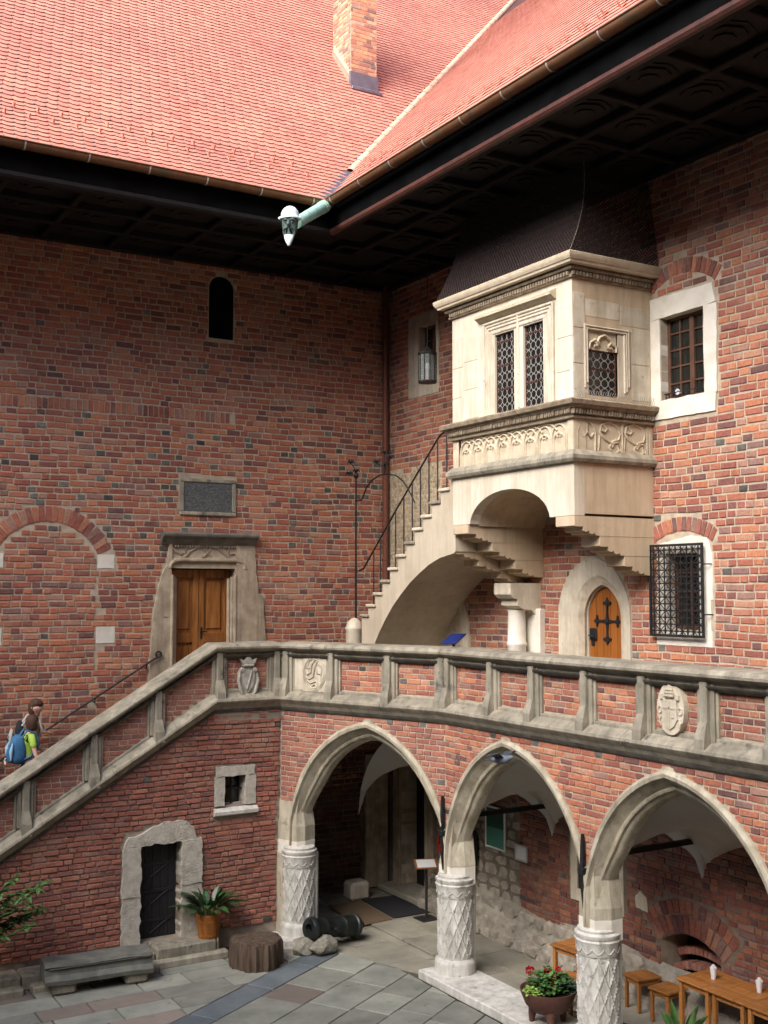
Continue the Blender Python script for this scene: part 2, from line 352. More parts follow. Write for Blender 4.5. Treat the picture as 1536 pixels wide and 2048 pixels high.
def plate(fr, outer, holes, n, name, mats, parent, depth=0.0, **k):
    """flat wall face with openings; depth gives each opening its reveal"""
    if len(outer) == 4 and holes and all(len(h) == 4 for h in holes):      # all rectangles: cut the face into a clean grid
        U = sorted({p[0] for q in [outer]+holes for p in q}); V = sorted({p[1] for q in [outer]+holes for p in q}); mb = MB()
        for a, b in zip(U, U[1:]):
            for c, d in zip(V, V[1:]):
                m_ = ((a+b)/2, (c+d)/2)
                if in_poly(*m_, outer) and not any(in_poly(*m_, h) for h in holes): mb.add([fr.P(a, c, n), fr.P(b, c, n), fr.P(b, d, n), fr.P(a, d, n)], [(0, 1, 2, 3)])
        for q in holes: mb.add([fr.P(u, v, n) for u, v in q]+[fr.P(u, v, n-depth) for u, v in q], [[i, (i+1) % 4, (i+1) % 4+4, i+4] for i in range(4)])
        return mb.build(name, mats, parent, **k)
    polys = [outer]+holes; pts = [p for q in polys for p in q]
    tr = tessellate_polygon([[Vector((u, v, 0)) for u, v in q] for q in polys])
    mb = MB(); mb.add([fr.P(u, v, n) for u, v in pts], [list(t) for t in tr])
    if depth:
        for q in holes:
            kk = len(q); mb.add([fr.P(u, v, n) for u, v in q]+[fr.P(u, v, n-depth) for u, v in q], [[i, (i+1) % kk, (i+1) % kk+kk, i+kk] for i in range(kk)])
    return mb.build(name, mats, parent, **k)
def unit_brick(rnd, ch=.10):
    """a brick of unit size seen from outside: front face, chamfers and sides; x, z in -.5...5, y depth 0..1 outwards"""
    j = lambda a: rnd.uniform(-a, a)
    b = [(-.5+j(.012), 0, -.5+j(.05)), (.5+j(.012), 0, -.5+j(.05)), (.5+j(.012), 0, .5+j(.05)), (-.5+j(.012), 0, .5+j(.05))]
    m = [(x, .62+j(.05), z) for x, _, z in b]
    f = [(x*(1-.055+j(.02)), 1+j(.12), z*(1-.19+j(.06))) for x, _, z in b]
    return b+m+f, [(8, 9, 10, 11)]+[(i, (i+1) % 4, 4+(i+1) % 4, 4+i) for i in range(4)]+[(4+i, 4+(i+1) % 4, 8+(i+1) % 4, 8+i) for i in range(4)]
_rb = random.Random(5); UB = [unit_brick(_rb) for _ in range(12)]; UBM = {}
def brick_mesh(i, mname):
    if (i, mname) not in UBM:
        me = bpy.data.meshes.new('brick'); me.from_pydata(UB[i][0], [], UB[i][1]); me.materials.append(MATS[mname])
        bm = bmesh.new(); bm.from_mesh(me); bmesh.ops.recalc_face_normals(bm, faces=bm.faces)
        if any(f.normal.y < -.5 for f in bm.faces): bmesh.ops.reverse_faces(bm, faces=bm.faces)
        bm.to_mesh(me); bm.free(); UBM[(i, mname)] = me
    return UBM[(i, mname)]
def lay_bricks(fr, bricks, parent, mname, n_single=300, prot=.012, base_n=0.0, sharp=None, name='brick'):
    """bricks: (u_centre, v_centre, length, height, angle, dark). The ones that show largest become objects, the rest one stuff mesh"""
    rnd = random.Random(len(bricks)); sc = []
    for b in bricks:
        p = fr.P(b[0], b[1], base_n); x, y, z = pix(p); vis = 0 < x < 1536 and 0 < y < 2048
        sc.append((0 if vis else 1, -b[2]*b[3]/(z*z) if z > 0 else 0))
    order = sorted(range(len(bricks)), key=lambda i: sc[i]); single = set(order[:n_single])
    rest = MB(); mats = [mname, 'brick_glazed']; A0 = Vector((0, 0, 1))
    base = Matrix((fr.u, fr.n, fr.v)).transposed()
    for i, (u, v, L, H, ang, dk) in enumerate(bricks):
        k = rnd.randrange(12); pr = prot*rnd.uniform(.55, 1.35); dn = base_n-.004
        rot = Matrix.Rotation(ang+rnd.uniform(-.008, .008), 3, 'Y') if True else None
        rot2 = Matrix.Rotation(-(ang+rnd.uniform(-.010, .010)), 3, 'Y')
        m3 = base @ rot2 @ Matrix.Diagonal((L, pr+.004, H)); c = fr.P(u, v, dn)
        if i in single:
            part(name, brick_mesh(k, 'brick_glazed' if dk else mname), parent, Matrix.Translation(c) @ m3.to_4x4())
        else:
            vs, fs = UB[k]; rest.add([c+m3 @ Vector(p) for p in vs], fs, rnd.random(), 1 if dk else 0)
    if rest.v: rest.build(name+'work', mats, parent, kind='stuff')
def courses(u0, u1, v0, v1, ch, L, hd, joint, inside, seed, dark=None, sag=None):
    """Gothic bond: stretchers and headers alternate; trimmed where inside(u,v) says there is no wall"""
    rnd = random.Random(seed); out = []; v = v0; row = 0
    while v < v1-.3*ch:
        h = ch; u = u0-rnd.random()*L; head = rnd.random() < .5
        while u < u1:
            ln = (hd if head else L)*rnd.uniform(.88, 1.12)
            if rnd.random() < .12: ln = hd*.85
            a, b = max(u, u0), min(u+ln, u1)
            if b-a > .05:
                n = max(4, int((b-a)/.014)); run = []; best = []
                for i in range(n+1):
                    q = a+(b-a)*i/n
                    if not inside(q, v+.15*h) and not inside(q, v+.85*h): run.append(q)
                    else:
                        if len(run) > len(best): best = run
                        run = []
                if len(run) > len(best): best = run
                if len(best) > 1 and best[-1]-best[0] > .045:
                    uc = (best[0]+best[-1])/2; dk = dark and (best[-1]-best[0] < hd*1.15) and rnd.random() < dark(uc, v)
                    s_ = sag(uc, v) if sag else 0
                    out.append((uc, v+h/2+s_, best[-1]-best[0]-joint+rnd.uniform(-.004, .002), h-joint+rnd.uniform(-.006, .003), 0, bool(dk)))
            u += ln; head = not head
        v += h; row += 1
    return out
def arch_ring(uc, vc, r, ln, a0, a1, w, dark=0, seed=1):
    """radial bricks round a centre (angles from the vertical, radians)"""
    rnd = random.Random(seed); out = []; k = max(2, int((a1-a0)*(r+ln/2)/w))
    for i in range(k):
        a = a0+(a1-a0)*(i+.5)/k; rr = r+ln/2
        out.append((uc+math.sin(a)*rr, vc+math.cos(a)*rr, (a1-a0)/k*rr-.014, ln*rnd.uniform(.94, 1.0), -a, rnd.random() < dark))
    return out
def arc_pts(uc, vc, r, a0, a1, n): return [(uc+math.sin(a0+(a1-a0)*i/n)*r, vc+math.cos(a0+(a1-a0)*i/n)*r) for i in range(n+1)]
def pointed(uc, al, ar, zs, rise, inset=0.0, n=12, drop=0.0):
    """points of a two-centred arch from left foot over the apex to the right foot, moved inwards by inset"""
    out = []
    Rl = (al*al+rise*rise)/(2*al); Rr = (ar*ar+rise*rise)/(2*ar); cl = uc-al+Rl; cr = uc+ar-Rr
    rl = Rl-inset; rr = Rr-inset
    # apex of the offset arcs: solve (x-cl)^2+y^2=rl^2, (x-cr)^2+y^2=rr^2
    if abs(cl-cr) < 1e-6: xa = uc
    else: xa = (rl*rl-rr*rr-cl*cl+cr*cr)/(2*(cr-cl))
    ya = math.sqrt(max(.01, rl*rl-(xa-cl)**2))
    if drop: out.append((uc-al+inset, zs-drop))
    a_end = math.atan2(ya, cl-xa)
    for i in range(n+1):
        a = a_end*i/n; out.append((cl-rl*math.cos(a), zs+rl*math.sin(a)))
    a_end = math.atan2(ya, xa-cr)
    for i in range(1, n+1):
        a = a_end*(1-i/n); out.append((cr+rr*math.cos(a), zs+rr*math.sin(a)))
    if drop: out.append((uc+ar-inset, zs-drop))
    return out
def jag(poly, amt, step, seed):
    """rough stone outline: break the edges of a polygon into short uneven pieces"""
    rnd = random.Random(seed); out = []
    for i, a in enumerate(poly):
        b = poly[(i+1) % len(poly)]; L = math.hypot(b[0]-a[0], b[1]-a[1]); k = max(1, int(L/step)); out.append(a)
        for j in range(1, k):
            t = j/k; nx, ny = (b[1]-a[1])/L, -(b[0]-a[0])/L; q = rnd.uniform(-amt, amt); out.append((a[0]+(b[0]-a[0])*t+nx*q, a[1]+(b[1]-a[1])*t+ny*q))
    return out
A = Fr((0, 0, 0), (1, 0, 0), (0, -1, 0))          # left wing wall: u = x
B = Fr((0, 0, 0), (0, -1, 0), (-1, 0, 0))         # right wing wall: u = -y
YS = -1.9
S = Fr((0, YS, 0), (1, 0, 0), (0, -1, 0))         # outer stair wall: u = x
P0 = Vector((-3.24, -1.9, 0)); P1 = Vector((-2.0, -5.0, 0)); D1 = (P1-P0).normalized(); LW1 = (P1-P0).length
G1 = Fr(P0, D1, (D1.y, -D1.x, 0))                 # first bay of the arcade (turned a little)
G2 = Fr((-2.0, 0, 0), (0, -1, 0), (-1, 0, 0))     # the other bays: u = -y
def fa(x, y, n=0.0): p = on_y(x, y, -n); return (p.x, p.z)
def fb(x, y, n=0.0): p = on_x(x, y, -n); return (-p.y, p.z)
def fs(x, y, n=0.0): p = on_y(x, y, YS-n); return (p.x, p.z)
def f2(x, y, n=0.0): p = on_x(x, y, -2.0-n); return (-p.y, p.z)
def f1(x, y, n=0.0):
    r = ray(x, y); o = P0+G1.n*n; t = (o-CAM).dot(G1.n)/r.dot(G1.n); p = CAM+r*t; return ((p-P0).dot(D1), p.z)
def stones(fr, items, n0, n1, name, mname, parent, amt=.012, c=.0, smooth=None):
    """each item is a polygon of one block; every block its own object"""
    out = []
    for i, poly in enumerate(items):
        q = jag(poly, amt, .10, i+len(items)*7) if amt else poly
        mb = MB(); d = random.Random(i*3+len(items)).uniform(-.006, .006); mb.prism(fr, q, n0, n1+d, tint=random.Random(i).random())
        out.append(mb.build(name, mname, parent))
    return out
# ================================================================== LEFT WING
EAVE = 2.9; PRA = [(0, 12.22), (1.0, 13.2), (15, 29.9)]; PRB = [(0, 12.25), (15, 26.75)]
def prof(P, h):
    for (a, b), (c, d) in zip(P, P[1:]):
        if h <= c: return b+(d-b)*(h-a)/(c-a)
    return P[-1][1]
def prof_inv(P, z):
    for (a, b), (c, d) in zip(P, P[1:]):
        if z <= d: return a+(c-a)*(z-b)/(d-b)
    return P[-1][0]+(z-P[-1][1])/1.0
lw = thing('brick_building', (-4, 0, 0), 'left brick wing with steep red tiled roof, carved doorway and blind arch', 'building')
SLIT = [(-3.83, 10.37), (-3.34, 10.37), (-3.34, 11.30)]+arc_pts(-3.585, 11.30, .245, math.pi/2, -math.pi/2, 8)[1:]
DOORA = rect(-4.50, -3.26, 3.93, 6.14)
la_wall = plate(A, rect(-11.5, .0, 0, 12.0), [SLIT, DOORA], 0, 'wall', ['mortar'], lw, depth=.45)
ap = (0, 0)
L_out = [fa(*q) for q in ((338, 1078), (334, 1130), (322, 1150), (312, 1195), (304, 1235), (301, 1290), (297, 1345), (295, 1390))]
R_out = [fa(*q) for q in ((507, 1078), (511, 1150), (515, 1188), (524, 1192), (527, 1240), (529, 1300), (529, 1390))]
FRAME = L_out[::-1]+[(-4.62, 6.74), (-2.92, 6.74)]+R_out
PLQ = (-4.36, -3.27, 7.09, 7.76); BAU, BAV, BAR = -6.68, 5.95, .94
BLK = [rect(-5.83, -5.53, 6.12, 6.36), rect(-5.83, -5.51, 4.84, 5.12), rect(-7.62, -7.40, 6.12, 6.36), rect(-7.62, -7.40, 4.84, 5.12)]
def insA(u, v):
    if u > -.06 or in_poly(u, v, SLIT) or in_poly(u, v, FRAME): return True
    if PLQ[0] < u < PLQ[1] and PLQ[2] < v < PLQ[3]: return True
    r = math.hypot(u-BAU, v-BAV)
    if BAR-.015 < r < BAR+.28 and abs(math.atan2(u-BAU, v-BAV)) < R(66): return True
    if abs(abs(u-BAU)-.85) < .004 and v < 6.32: return True
    if 8.804 < v < 9.018 and -7.9 < u < -3.3: return True
    return any(in_poly(u, v, q) for q in BLK)
def darkA(u, v): return .26 if (6.4 < v < 8.5 and u > -7.6) else .02
bl = courses(-11.4, 0, 2.0, 11.8, .108, .305, .165, .023, insA, 11, darkA, lambda u, v: .013*math.sin(u*1.3+v)+.008*math.sin(u*3.7+v*2.3)+.005*math.sin(u*9+v*5))
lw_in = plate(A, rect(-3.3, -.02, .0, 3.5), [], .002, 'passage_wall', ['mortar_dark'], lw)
lay_bricks(A, courses(-3.28, -.56, .05, 3.4, .10, .29, .155, .018, lambda u, v: False, 13), lw_in, 'brick_passage_shade', 100, .012, .002)
bl += arch_ring(BAU, BAV, BAR, .28, -R(65), R(65), .105, .0, 3)
u = -7.85
while u < -3.35: bl.append((u, 8.912+.012*math.sin(u*1.3+8.9), .078, .19, .0, False)); u += .098
lay_bricks(A, bl, la_wall, 'brick_red', 300, .012)
stones(A, BLK, -.02, .012, 'stone_block', 'pale_stone', lw)
mb = MB(); mb.prism(A, SLIT, -.08, -.03); mb.build('slit_window', 'void', lw)
# portal
pf = lw
jl = [[L_out[0], L_out[1], L_out[2], (-4.5, L_out[2][1]), (-4.5, 6.70), (-4.62, 6.70)],
      [L_out[2], L_out[3], L_out[4], (-4.5, L_out[4][1]), (-4.5, L_out[2][1])],
      [L_out[4], L_out[5], L_out[6], L_out[7], (-4.5, 3.95), (-4.5, L_out[4][1])]]
jr = [[(-3.26, 6.70), (-2.92, 6.70), R_out[0], R_out[1], R_out[2], (-3.26, R_out[2][1])],
      [(-3.26, R_out[2][1]), R_out[2], R_out[3], R_out[4], R_out[5], R_out[6], (-3.26, 3.95)]]
stones(A, jl+jr, -.05, .05, 'portal_stone', 'portal_stone', lw, .014)
mb = MB(); mb.box(A, -4.495, -3.265, 6.14, 6.70, -.09, -.03); mb.build('lintel', 'portal_stone', lw)
for sgn, ue in ((1, -4.5), (-1, -3.26)):      # moulded inner jambs
    mb = MB()
    for k, (a, nn) in enumerate(((.0, .035), (.045, .0), (.09, -.06))):
        mb.tube([A.P(ue+sgn*(a+.015), 3.95, nn), A.P(ue+sgn*(a+.015), 6.02-.03*k, nn)], .035, 8)
    mb.build('jamb_moulding', 'portal_stone', lw, smooth=40)
zx = lambda x, y: fa(290+x/4.762, 930+y/4.762)
ribs = [[(235, 770), (280, 820), (340, 845), (385, 840)], [(370, 890), (420, 830), (490, 785), (550, 770)], [(480, 905), (560, 870), (610, 820), (630, 770)],
        [(630, 770), (700, 800), (750, 845), (790, 880)], [(600, 840), (640, 880), (690, 900)], [(800, 850), (860, 845), (910, 820), (945, 780)],
        [(383, 760), (375, 912)], [(790, 775), (797, 915)], [(250, 900), (330, 880), (375, 890)], [(550, 775), (565, 810), (600, 840)]]
for rb in ribs:
    mb = MB(); mb.tube([A.P(*zx(*q), .0) for q in rb], .03, 6); mb.build('tracery_rib', 'portal_stone', lw, smooth=50)
mb = MB(); mb.tube([A.P(*zx(*q), .03) for q in ((225, 985), (240, 940), (275, 912), (320, 905), (850, 910), (905, 920), (935, 945), (945, 990))], .04, 8); mb.build('arch_moulding', 'portal_stone', lw, smooth=50)
mb = MB()
for i in range(22):
    uu = -4.46+i*.0545; mb.prism(A, [(uu, 6.535), (uu+.022, 6.51), (uu+.044, 6.535), (uu+.022, 6.56)], 0, .05)
mb.build('zigzag_band', 'portal_stone', lw)
def extr(fr, profile, u0, u1, name, mname, parent, shear=0.0, smooth=35, tint=0.0):
    """profile of (n, v) drawn along u"""
    mb = MB(); mb.loft([[fr.P(u0, v, n) for n, v in profile], [fr.P(u1, v+shear*(u1-u0), n) for n, v in profile]], tint=tint)
    return mb.build(name, mname, parent, smooth=smooth)
extr(A, [(0, 6.56), (.05, 6.56), (.07, 6.60), (.11, 6.63), (.13, 6.68), (.20, 6.71), (.21, 6.745), (.18, 6.775), (0, 6.79)], -4.70, -2.87, 'cornice', 'dark_stone', lw)
mb = MB(); mb.box(A, -4.55, -3.2, 3.86, 3.95, -.4, .12, .02); mb.build('threshold', 'grey_stone', lw)
mb = MB(); mb.box(A, -4.5, -3.26, 3.9, 6.2, -.46, -.40); mb.build('doorway_back', 'dark_wood', lw)
for k, (a, b) in enumerate(((-4.49, -3.885), (-3.875, -3.27))):
    mb = MB(); lf = mb
    for q in ((a, a+.10, 3.96, 6.12), (b-.11, b, 3.96, 6.12), (a+.1, b-.11, 5.97, 6.12), (a+.1, b-.11, 4.80, 4.98), (a+.1, b-.11, 3.96, 4.14)):
        mb.box(A, *q, -.27, -.21, .008, tint=random.random()*.5)
    d = mb.build('door_leaf', 'door_oak', lw)
    for (v0, v1) in ((4.98, 5.97), (4.14, 4.80)):
        mb = MB(); mb.box(A, a+.09, b-.10, v0-.01, v1+.01, -.29, -.262); mb.box(A, a+.155, b-.165, v0+.06, v1-.06, -.27, -.235, .025)
        mb.build('panel', 'door_oak', d)
    if k == 1:
        mb = MB(); mb.box(A, a+.03, a+.07, 4.86, 5.08, -.22, -.20, .005); mb.tube([A.P(a+.05, 5.0, -.2), A.P(a+.05, 5.0, -.15), A.P(a+.14, 4.99, -.15)], .011, 6); mb.build('handle', 'iron', d)
# plaque
pq = thing('wall_plaque', A.P(-3.8, 7.09, 0), 'grey inscribed stone plaque in a moulded frame above the carved doorway', 'plaque')
mb = MB(); mb.box(A, PLQ[0]+.05, PLQ[1]-.05, PLQ[2]+.05, PLQ[3]-.05, -.01, .025); mb.build('tablet', 'plaque_dark', pq)
mb = MB()
for q in ((PLQ[0], PLQ[1], PLQ[3]-.07, PLQ[3]), (PLQ[0], PLQ[1], PLQ[2], PLQ[2]+.07), (PLQ[0], PLQ[0]+.08, PLQ[2]+.07, PLQ[3]-.07), (PLQ[1]-.08, PLQ[1], PLQ[2]+.07, PLQ[3]-.07)): mb.box(A, *q, -.01, .05, .015)
mb.build('frame', 'grey_stone', pq)
# handrail on the left wing's wall
hr = thing('stair_handrail', (-6, -.08, 2.9), 'thin black iron handrail climbing the left wall to the carved doorway', 'handrail')
h0, h1 = (-9.5, 1.72), (-4.80, 4.555)
def hz(u): return h0[1]+(h1[1]-h0[1])*(u-h0[0])/(h1[0]-h0[0])
mb = MB(); mb.tube([(h0[0], -.09, h0[1]), (h1[0], -.09, h1[1])]+[(h1[0]+.06+.05*math.sin(a)*1.0, -.09, h1[1]+.04-.05*math.cos(a)+.03) for a in [i*.7 for i in range(9)]], .017, 6); mb.build('rail', 'iron', hr, smooth=50)
for u in (-8.6, -7.2, -5.85, -4.95):
    mb = MB(); mb.tube([(u, 0, hz(u)-.07), (u, -.07, hz(u)-.07), (u, -.09, hz(u))], .012, 6); mb.build('bracket', 'iron', hr)
# ================================================================== RIGHT WING (wall; its windows and door)
rw = thing('brick_building', (0, -6, 0), 'right brick wing behind the arcade, under the deep dark eave', 'building')
WIN = rect(7.59, 8.42, 8.44, 9.64); GRO = rect(7.62, 8.22, 5.20, 6.26); SWN = rect(1.19, 1.79, 9.66, 10.78)
DB_IN = [(5.865, 3.88), (6.675, 3.88), (6.675, 5.33)]+pointed(6.27, .405, .405, 5.33, .50, 0, 8)[::-1][1:]
NICHE = [(1.72, 3.9), (2.55, 3.9)]+pointed(2.13, .41, .42, 5.0, .90, 0, 8)[::-1]
DLOW = rect(.52, 1.42, .06, 2.35)
NL = [(7.40, .25), (8.50, .25)]+[(7.95+.88*math.sin(a), .20+.88*math.cos(a)) for a in [R(38-76*i/8) for i in range(9)]]
rb_wall = plate(B, rect(0, 17.8, 0, 12.0), [WIN, GRO, SWN, DB_IN, DLOW, NL], 0, 'wall', ['mortar'], rw, depth=.5)
DOUT = [(5.28, 3.9)]+pointed(6.08, .80, .82, 5.35, .90, 0, 10)+[(6.90, 3.9)]
WOUT = [(7.36, 8.17), (8.60, 8.17), (8.64, 8.42), (8.66, 9.6), (8.58, 9.93), (7.36, 9.93)]
GOUT = [(7.42, 4.98), (8.46, 4.98), (8.50, 5.3), (8.50, 6.2), (8.40, 6.46), (8.1, 6.5), (7.5, 6.40)]
SOUT = rect(.82, 1.86, 9.43, 11.0); NOUT = [(1.4, 3.9)]+pointed(2.13, .66, .68, 5.0, 1.0, 0, 8)+[(2.80, 3.9)]
def rubB(u, v): return .12 < u < 1.95 and 6.0 < v < 8.02+.15*u*.3+.06*math.sin(u*6)
def insB(u, v):
    if v > 3.4:
        if u < .1 or in_poly(u, v, DOUT) or in_poly(u, v, WOUT) or in_poly(u, v, GOUT) or in_poly(u, v, SOUT) or in_poly(u, v, NOUT): return True
        for (uc, vc, r, lim) in ((7.99, 9.20, .98, 40), (7.93, 5.58, .98, 34)):
            q = math.hypot(u-uc, v-vc)
            if r-.005 < q < r+.222 and abs(math.atan2(u-uc, v-vc)) < R(lim+1): return True
        if rubB(u, v): return True
        return 4.5 < u < 7.35 and 6.8 < v < 10.2
    if .3 < u < 1.65 and v < 2.5: return True
    if in_poly(u, v, NL): return True
    r = math.hypot(u-7.95, v-.20); return (.86 < r < 1.36 and abs(math.atan2(u-7.95, v-.20)) < R(43)) or 5.45 < u < 6.72 and 1.1 < v < 2.3 or (u < 4.2 and v < 2.1-.2*math.sin(u*4)) 
bl = courses(0, 17.7, 3.9, 11.9, .108, .305, .165, .023, insB, 21, lambda u, v: .06 if v < 7.8 else .015, lambda u, v: .010*math.sin(u*1.7+v*1.3)+.006*math.sin(u*5+v*3))
bl += arch_ring(7.99, 9.20, .98, .22, -R(40), R(40), .088, .0, 4)+arch_ring(7.93, 5.58, .98, .21, -R(34), R(34), .088, .08, 5)
lay_bricks(B, bl, rb_wall, 'brick_warm', 300, .013)
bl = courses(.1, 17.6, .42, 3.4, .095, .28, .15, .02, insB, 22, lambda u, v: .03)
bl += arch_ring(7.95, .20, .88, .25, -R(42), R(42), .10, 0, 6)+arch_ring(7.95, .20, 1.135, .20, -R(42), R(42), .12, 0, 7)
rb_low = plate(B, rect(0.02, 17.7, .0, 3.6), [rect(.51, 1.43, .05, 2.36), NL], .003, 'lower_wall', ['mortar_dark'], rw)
lay_bricks(B, bl, rb_low, 'brick_dark', 300, .014, .003)
# rubble stretch beside the oriel stair, rubble foot of the arcade's back wall
rnd = random.Random(3)
def rubble(fr, u0, u1, v0, v1, size, test, n_of, parent, prot, seed, name='rubble_stone', mname='rubble'):
    rnd = random.Random(seed); v = v0
    while v < v1:
        h = size*rnd.uniform(.6, 1.1); u = u0+rnd.uniform(-.1, 0)
        while u < u1:
            w_ = size*rnd.uniform(.8, 1.9)
            if test(u+w_/2, v+h/2):
                k = rnd.randint(6, 8); mb = MB(); c = (u+w_/2, v+h/2); pl = []
                for i in range(k):
                    a = 2*math.pi*i/k+rnd.uniform(-.2, .2); q = rnd.uniform(.88, 1.12)
                    x, y = math.cos(a), math.sin(a); m_ = max(abs(x), abs(y))**.6; pl.append((c[0]+x/m_*w_*.50*q, c[1]+y/m_*h*.50*q))
                nn = n_of(c[0], c[1]); vs = [fr.P(a, b, nn-.05) for a, b in pl]+[fr.P(c[0]+(a-c[0])*.8, c[1]+(b-c[1])*.8, nn+prot*rnd.uniform(.5, 1.2)) for a, b in pl]
                mb.add(vs, [list(range(k, 2*k))]+[[i, (i+1) % k, (i+1) % k+k, i+k] for i in range(k)], rnd.random()); mb.build(name, mname, parent)
            u += w_
        v += h
rub_back = plate(B, rect(.1, 1.98, 5.95, 8.1), [], .004, 'rubble_patch', ['rubble_warm'], rw)
rubble(B, .14, 1.95, 6.05, 8.1, .095, rubB, lambda u, v: .004, rub_back, .012, 8, mname='rubble_warm')
rf = MB(); us = [1.6+.4*i for i in range(41)]; gr = []
for v, n0 in ((0, .36), (.15, .34), (.3, .26), (.42, .17), (.55, .05), (.62, .0)):
    gr.append([B.P(u, v+.05*math.sin(u*2.3), n0+.03*math.sin(u*5+v*9)) for u in us])
rf.loft(gr, closed=False); rub_foot = rf.build('rubble_foot', 'rubble', rw, smooth=60)
rubble(B, 1.7, 17, .03, .5, .22, lambda u, v: not 7.2 < u < 8.6, lambda u, v: .36 if v < .15 else .36-(v-.15)*.62, rub_foot, .016, 9)
rubble(B, 1.8, 4.2, .55, 2.1, .24, lambda u, v: u < 4.2 and v < 2.05-.2*math.sin(u*4), lambda u, v: .0, rub_foot, .015, 10)
# window beside the oriel
stones(B, [[(7.36, 9.62), (8.42, 9.64), (8.64, 9.66), (8.58, 9.93), (7.36, 9.93)], [(7.36, 8.44), (7.59, 8.44), (7.59, 9.62), (7.36, 9.62)], [(8.42, 8.42), (8.64, 8.42), (8.66, 9.64), (8.42, 9.64)], [(7.36, 8.17), (8.60, 8.17), (8.62, 8.42), (8.42, 8.44), (7.36, 8.44)]], -.48, .03, 'window_stone', 'pale_stone', rw, .006)
def casement(fr, u0, u1, v0, v1, n, cols, rows, parent, t=.05, glass='glass_dark', name='window'):
    mb = MB()
    for q in ((u0, u1, v1-t, v1), (u0, u1, v0, v0+t), (u0, u0+t, v0+t, v1-t), (u1-t, u1, v0+t, v1-t)): mb.box(fr, *q, n-.03, n+.03, .006)
    m_ = mb.build(name, 'window_wood', parent)
    mb = MB(); mb.box(fr, u0+.01, u1-.01, v0+.01, v1-.01, n-.012, n-.004); mb.build('pane', glass, m_)
    for c in cols:
        mb = MB(); w_ = c[1]; mb.box(fr, c[0]-w_, c[0]+w_, v0+t, v1-t, n-.02, n+.022+w_*.3, .004); mb.build('mullion', 'window_wood', m_)
    for i in range(1, rows):
        mb = MB(); v = v0+(v1-v0)*i/rows; mb.box(fr, u0+t, u1-t, v-.012, v+.012, n-.015, n+.02); mb.build('glazing_bar', 'window_wood', m_)
    return m_
casement(B, 7.59, 8.42, 8.44, 9.64, -.15, ((8.06, .04), (7.83, .012), (8.27, .012)), 5, rw)
mb = MB(); mb.tube([B.P(7.62, 8.53, -.02), B.P(8.40, 8.53, -.02)], .009, 6); mb.tube([B.P(7.62, 8.53, -.02), B.P(7.62, 8.53, -.14)], .009, 6)
for i in range(5): mb.tube([B.P(7.65+.18*i, 8.44, -.02), B.P(7.65+.18*i, 8.53, -.02)], .007, 6)
mb.build('sill_rail', 'iron', rw)
hn = MB(); c = B.P(*fb(1357, 784, -.08), -.08); hn.lathe(c, [(.022, -.04), (.026, .0), (.042, .015), (.046, .022), (.03, .018), (.015, -.01)], 16, ax=B.n); o = hn.build('horn_loudspeaker', 'ceramic_white', None, smooth=40)
tag(o, 'small round white horn in the stone framed window right of the oriel', 'loudspeaker')
# grille window
stones(B, [[(7.42, 6.26), (8.46, 6.26), (8.40, 6.46), (8.1, 6.5), (7.5, 6.40)], rect(7.42, 7.62, 5.20, 6.26), rect(8.22, 8.48, 5.62, 6.26), rect(8.22, 8.44, 5.20, 5.62), rect(7.42, 8.46, 4.98, 5.20)], -.48, .012, 'window_stone', 'pale_stone', rw, .006)
casement(B, 7.62, 8.22, 5.20, 6.26, -.2, ((7.92, .02),), 4, rw)
gl = thing('window_grille', B.P(7.88, 5.1, .08), 'black wrought iron lattice grille in front of a low window on the right wall', 'grille')
mb = MB()
for q in ((7.37, 8.385, 6.355, 6.39), (7.37, 8.385, 5.10, 5.135), (7.37, 7.40, 5.135, 6.355), (8.355, 8.385, 5.135, 6.355)): mb.box(B, *q, .07, .10)
mb.build('frame', 'iron', gl)
nc, nr = 9, 13; cu, cv = .955/nc, 1.22/nr
mb = MB()
for i in range(nc):
    for j in range(nr):
        a, b = 7.40+cu*(i+.5), 5.135+cv*(j+.5)
        mb.prism(B, [(a-cu*.5, b-.004), (a-cu*.22, b-.012), (a, b-.004), (a+cu*.22, b-.012), (a+cu*.5, b-.004), (a+cu*.5, b+.004), (a+cu*.22, b+.012), (a, b+.004), (a-cu*.22, b+.012), (a-cu*.5, b+.004)], .078, .092)
        mb.prism(B, [(a-.004, b-cv*.5), (a+.004, b-cv*.5), (a+.012, b-cv*.22), (a+.004, b), (a+.012, b+cv*.22), (a+.004, b+cv*.5), (a-.004, b+cv*.5), (a-.012, b+cv*.22), (a-.004, b), (a-.012, b-cv*.22)], .079, .093)
        for s_ in ((-1, 1) if (i+j) % 2 else ()): mb.prism(B, [(a-cu*.5, b-s_*cv*.5-.005), (a+cu*.5, b+s_*cv*.5-.005), (a+cu*.5, b+s_*cv*.5+.005), (a-cu*.5, b-s_*cv*.5+.005)], .07, .078)
mb.build('lattice', 'iron', gl)
for v in (5.42, 6.1):
    mb = MB(); mb.tube([B.P(8.37, v, .085), B.P(8.46, v, .085), B.P(8.47, v, .0)], .01, 6); mb.build('hook', 'iron', gl)
# little window left of the oriel
stones(B, [rect(.82, 1.86, 10.78, 11.0), rect(.82, 1.19, 9.66, 10.78), rect(1.79, 1.88, 9.66, 10.78), rect(.82, 1.86, 9.43, 9.66)], -.48, .02, 'window_stone', 'limestone', rw, .006)
casement(B, 1.19, 1.79, 9.66, 10.78, -.15, ((1.49, .03),), 4, rw)
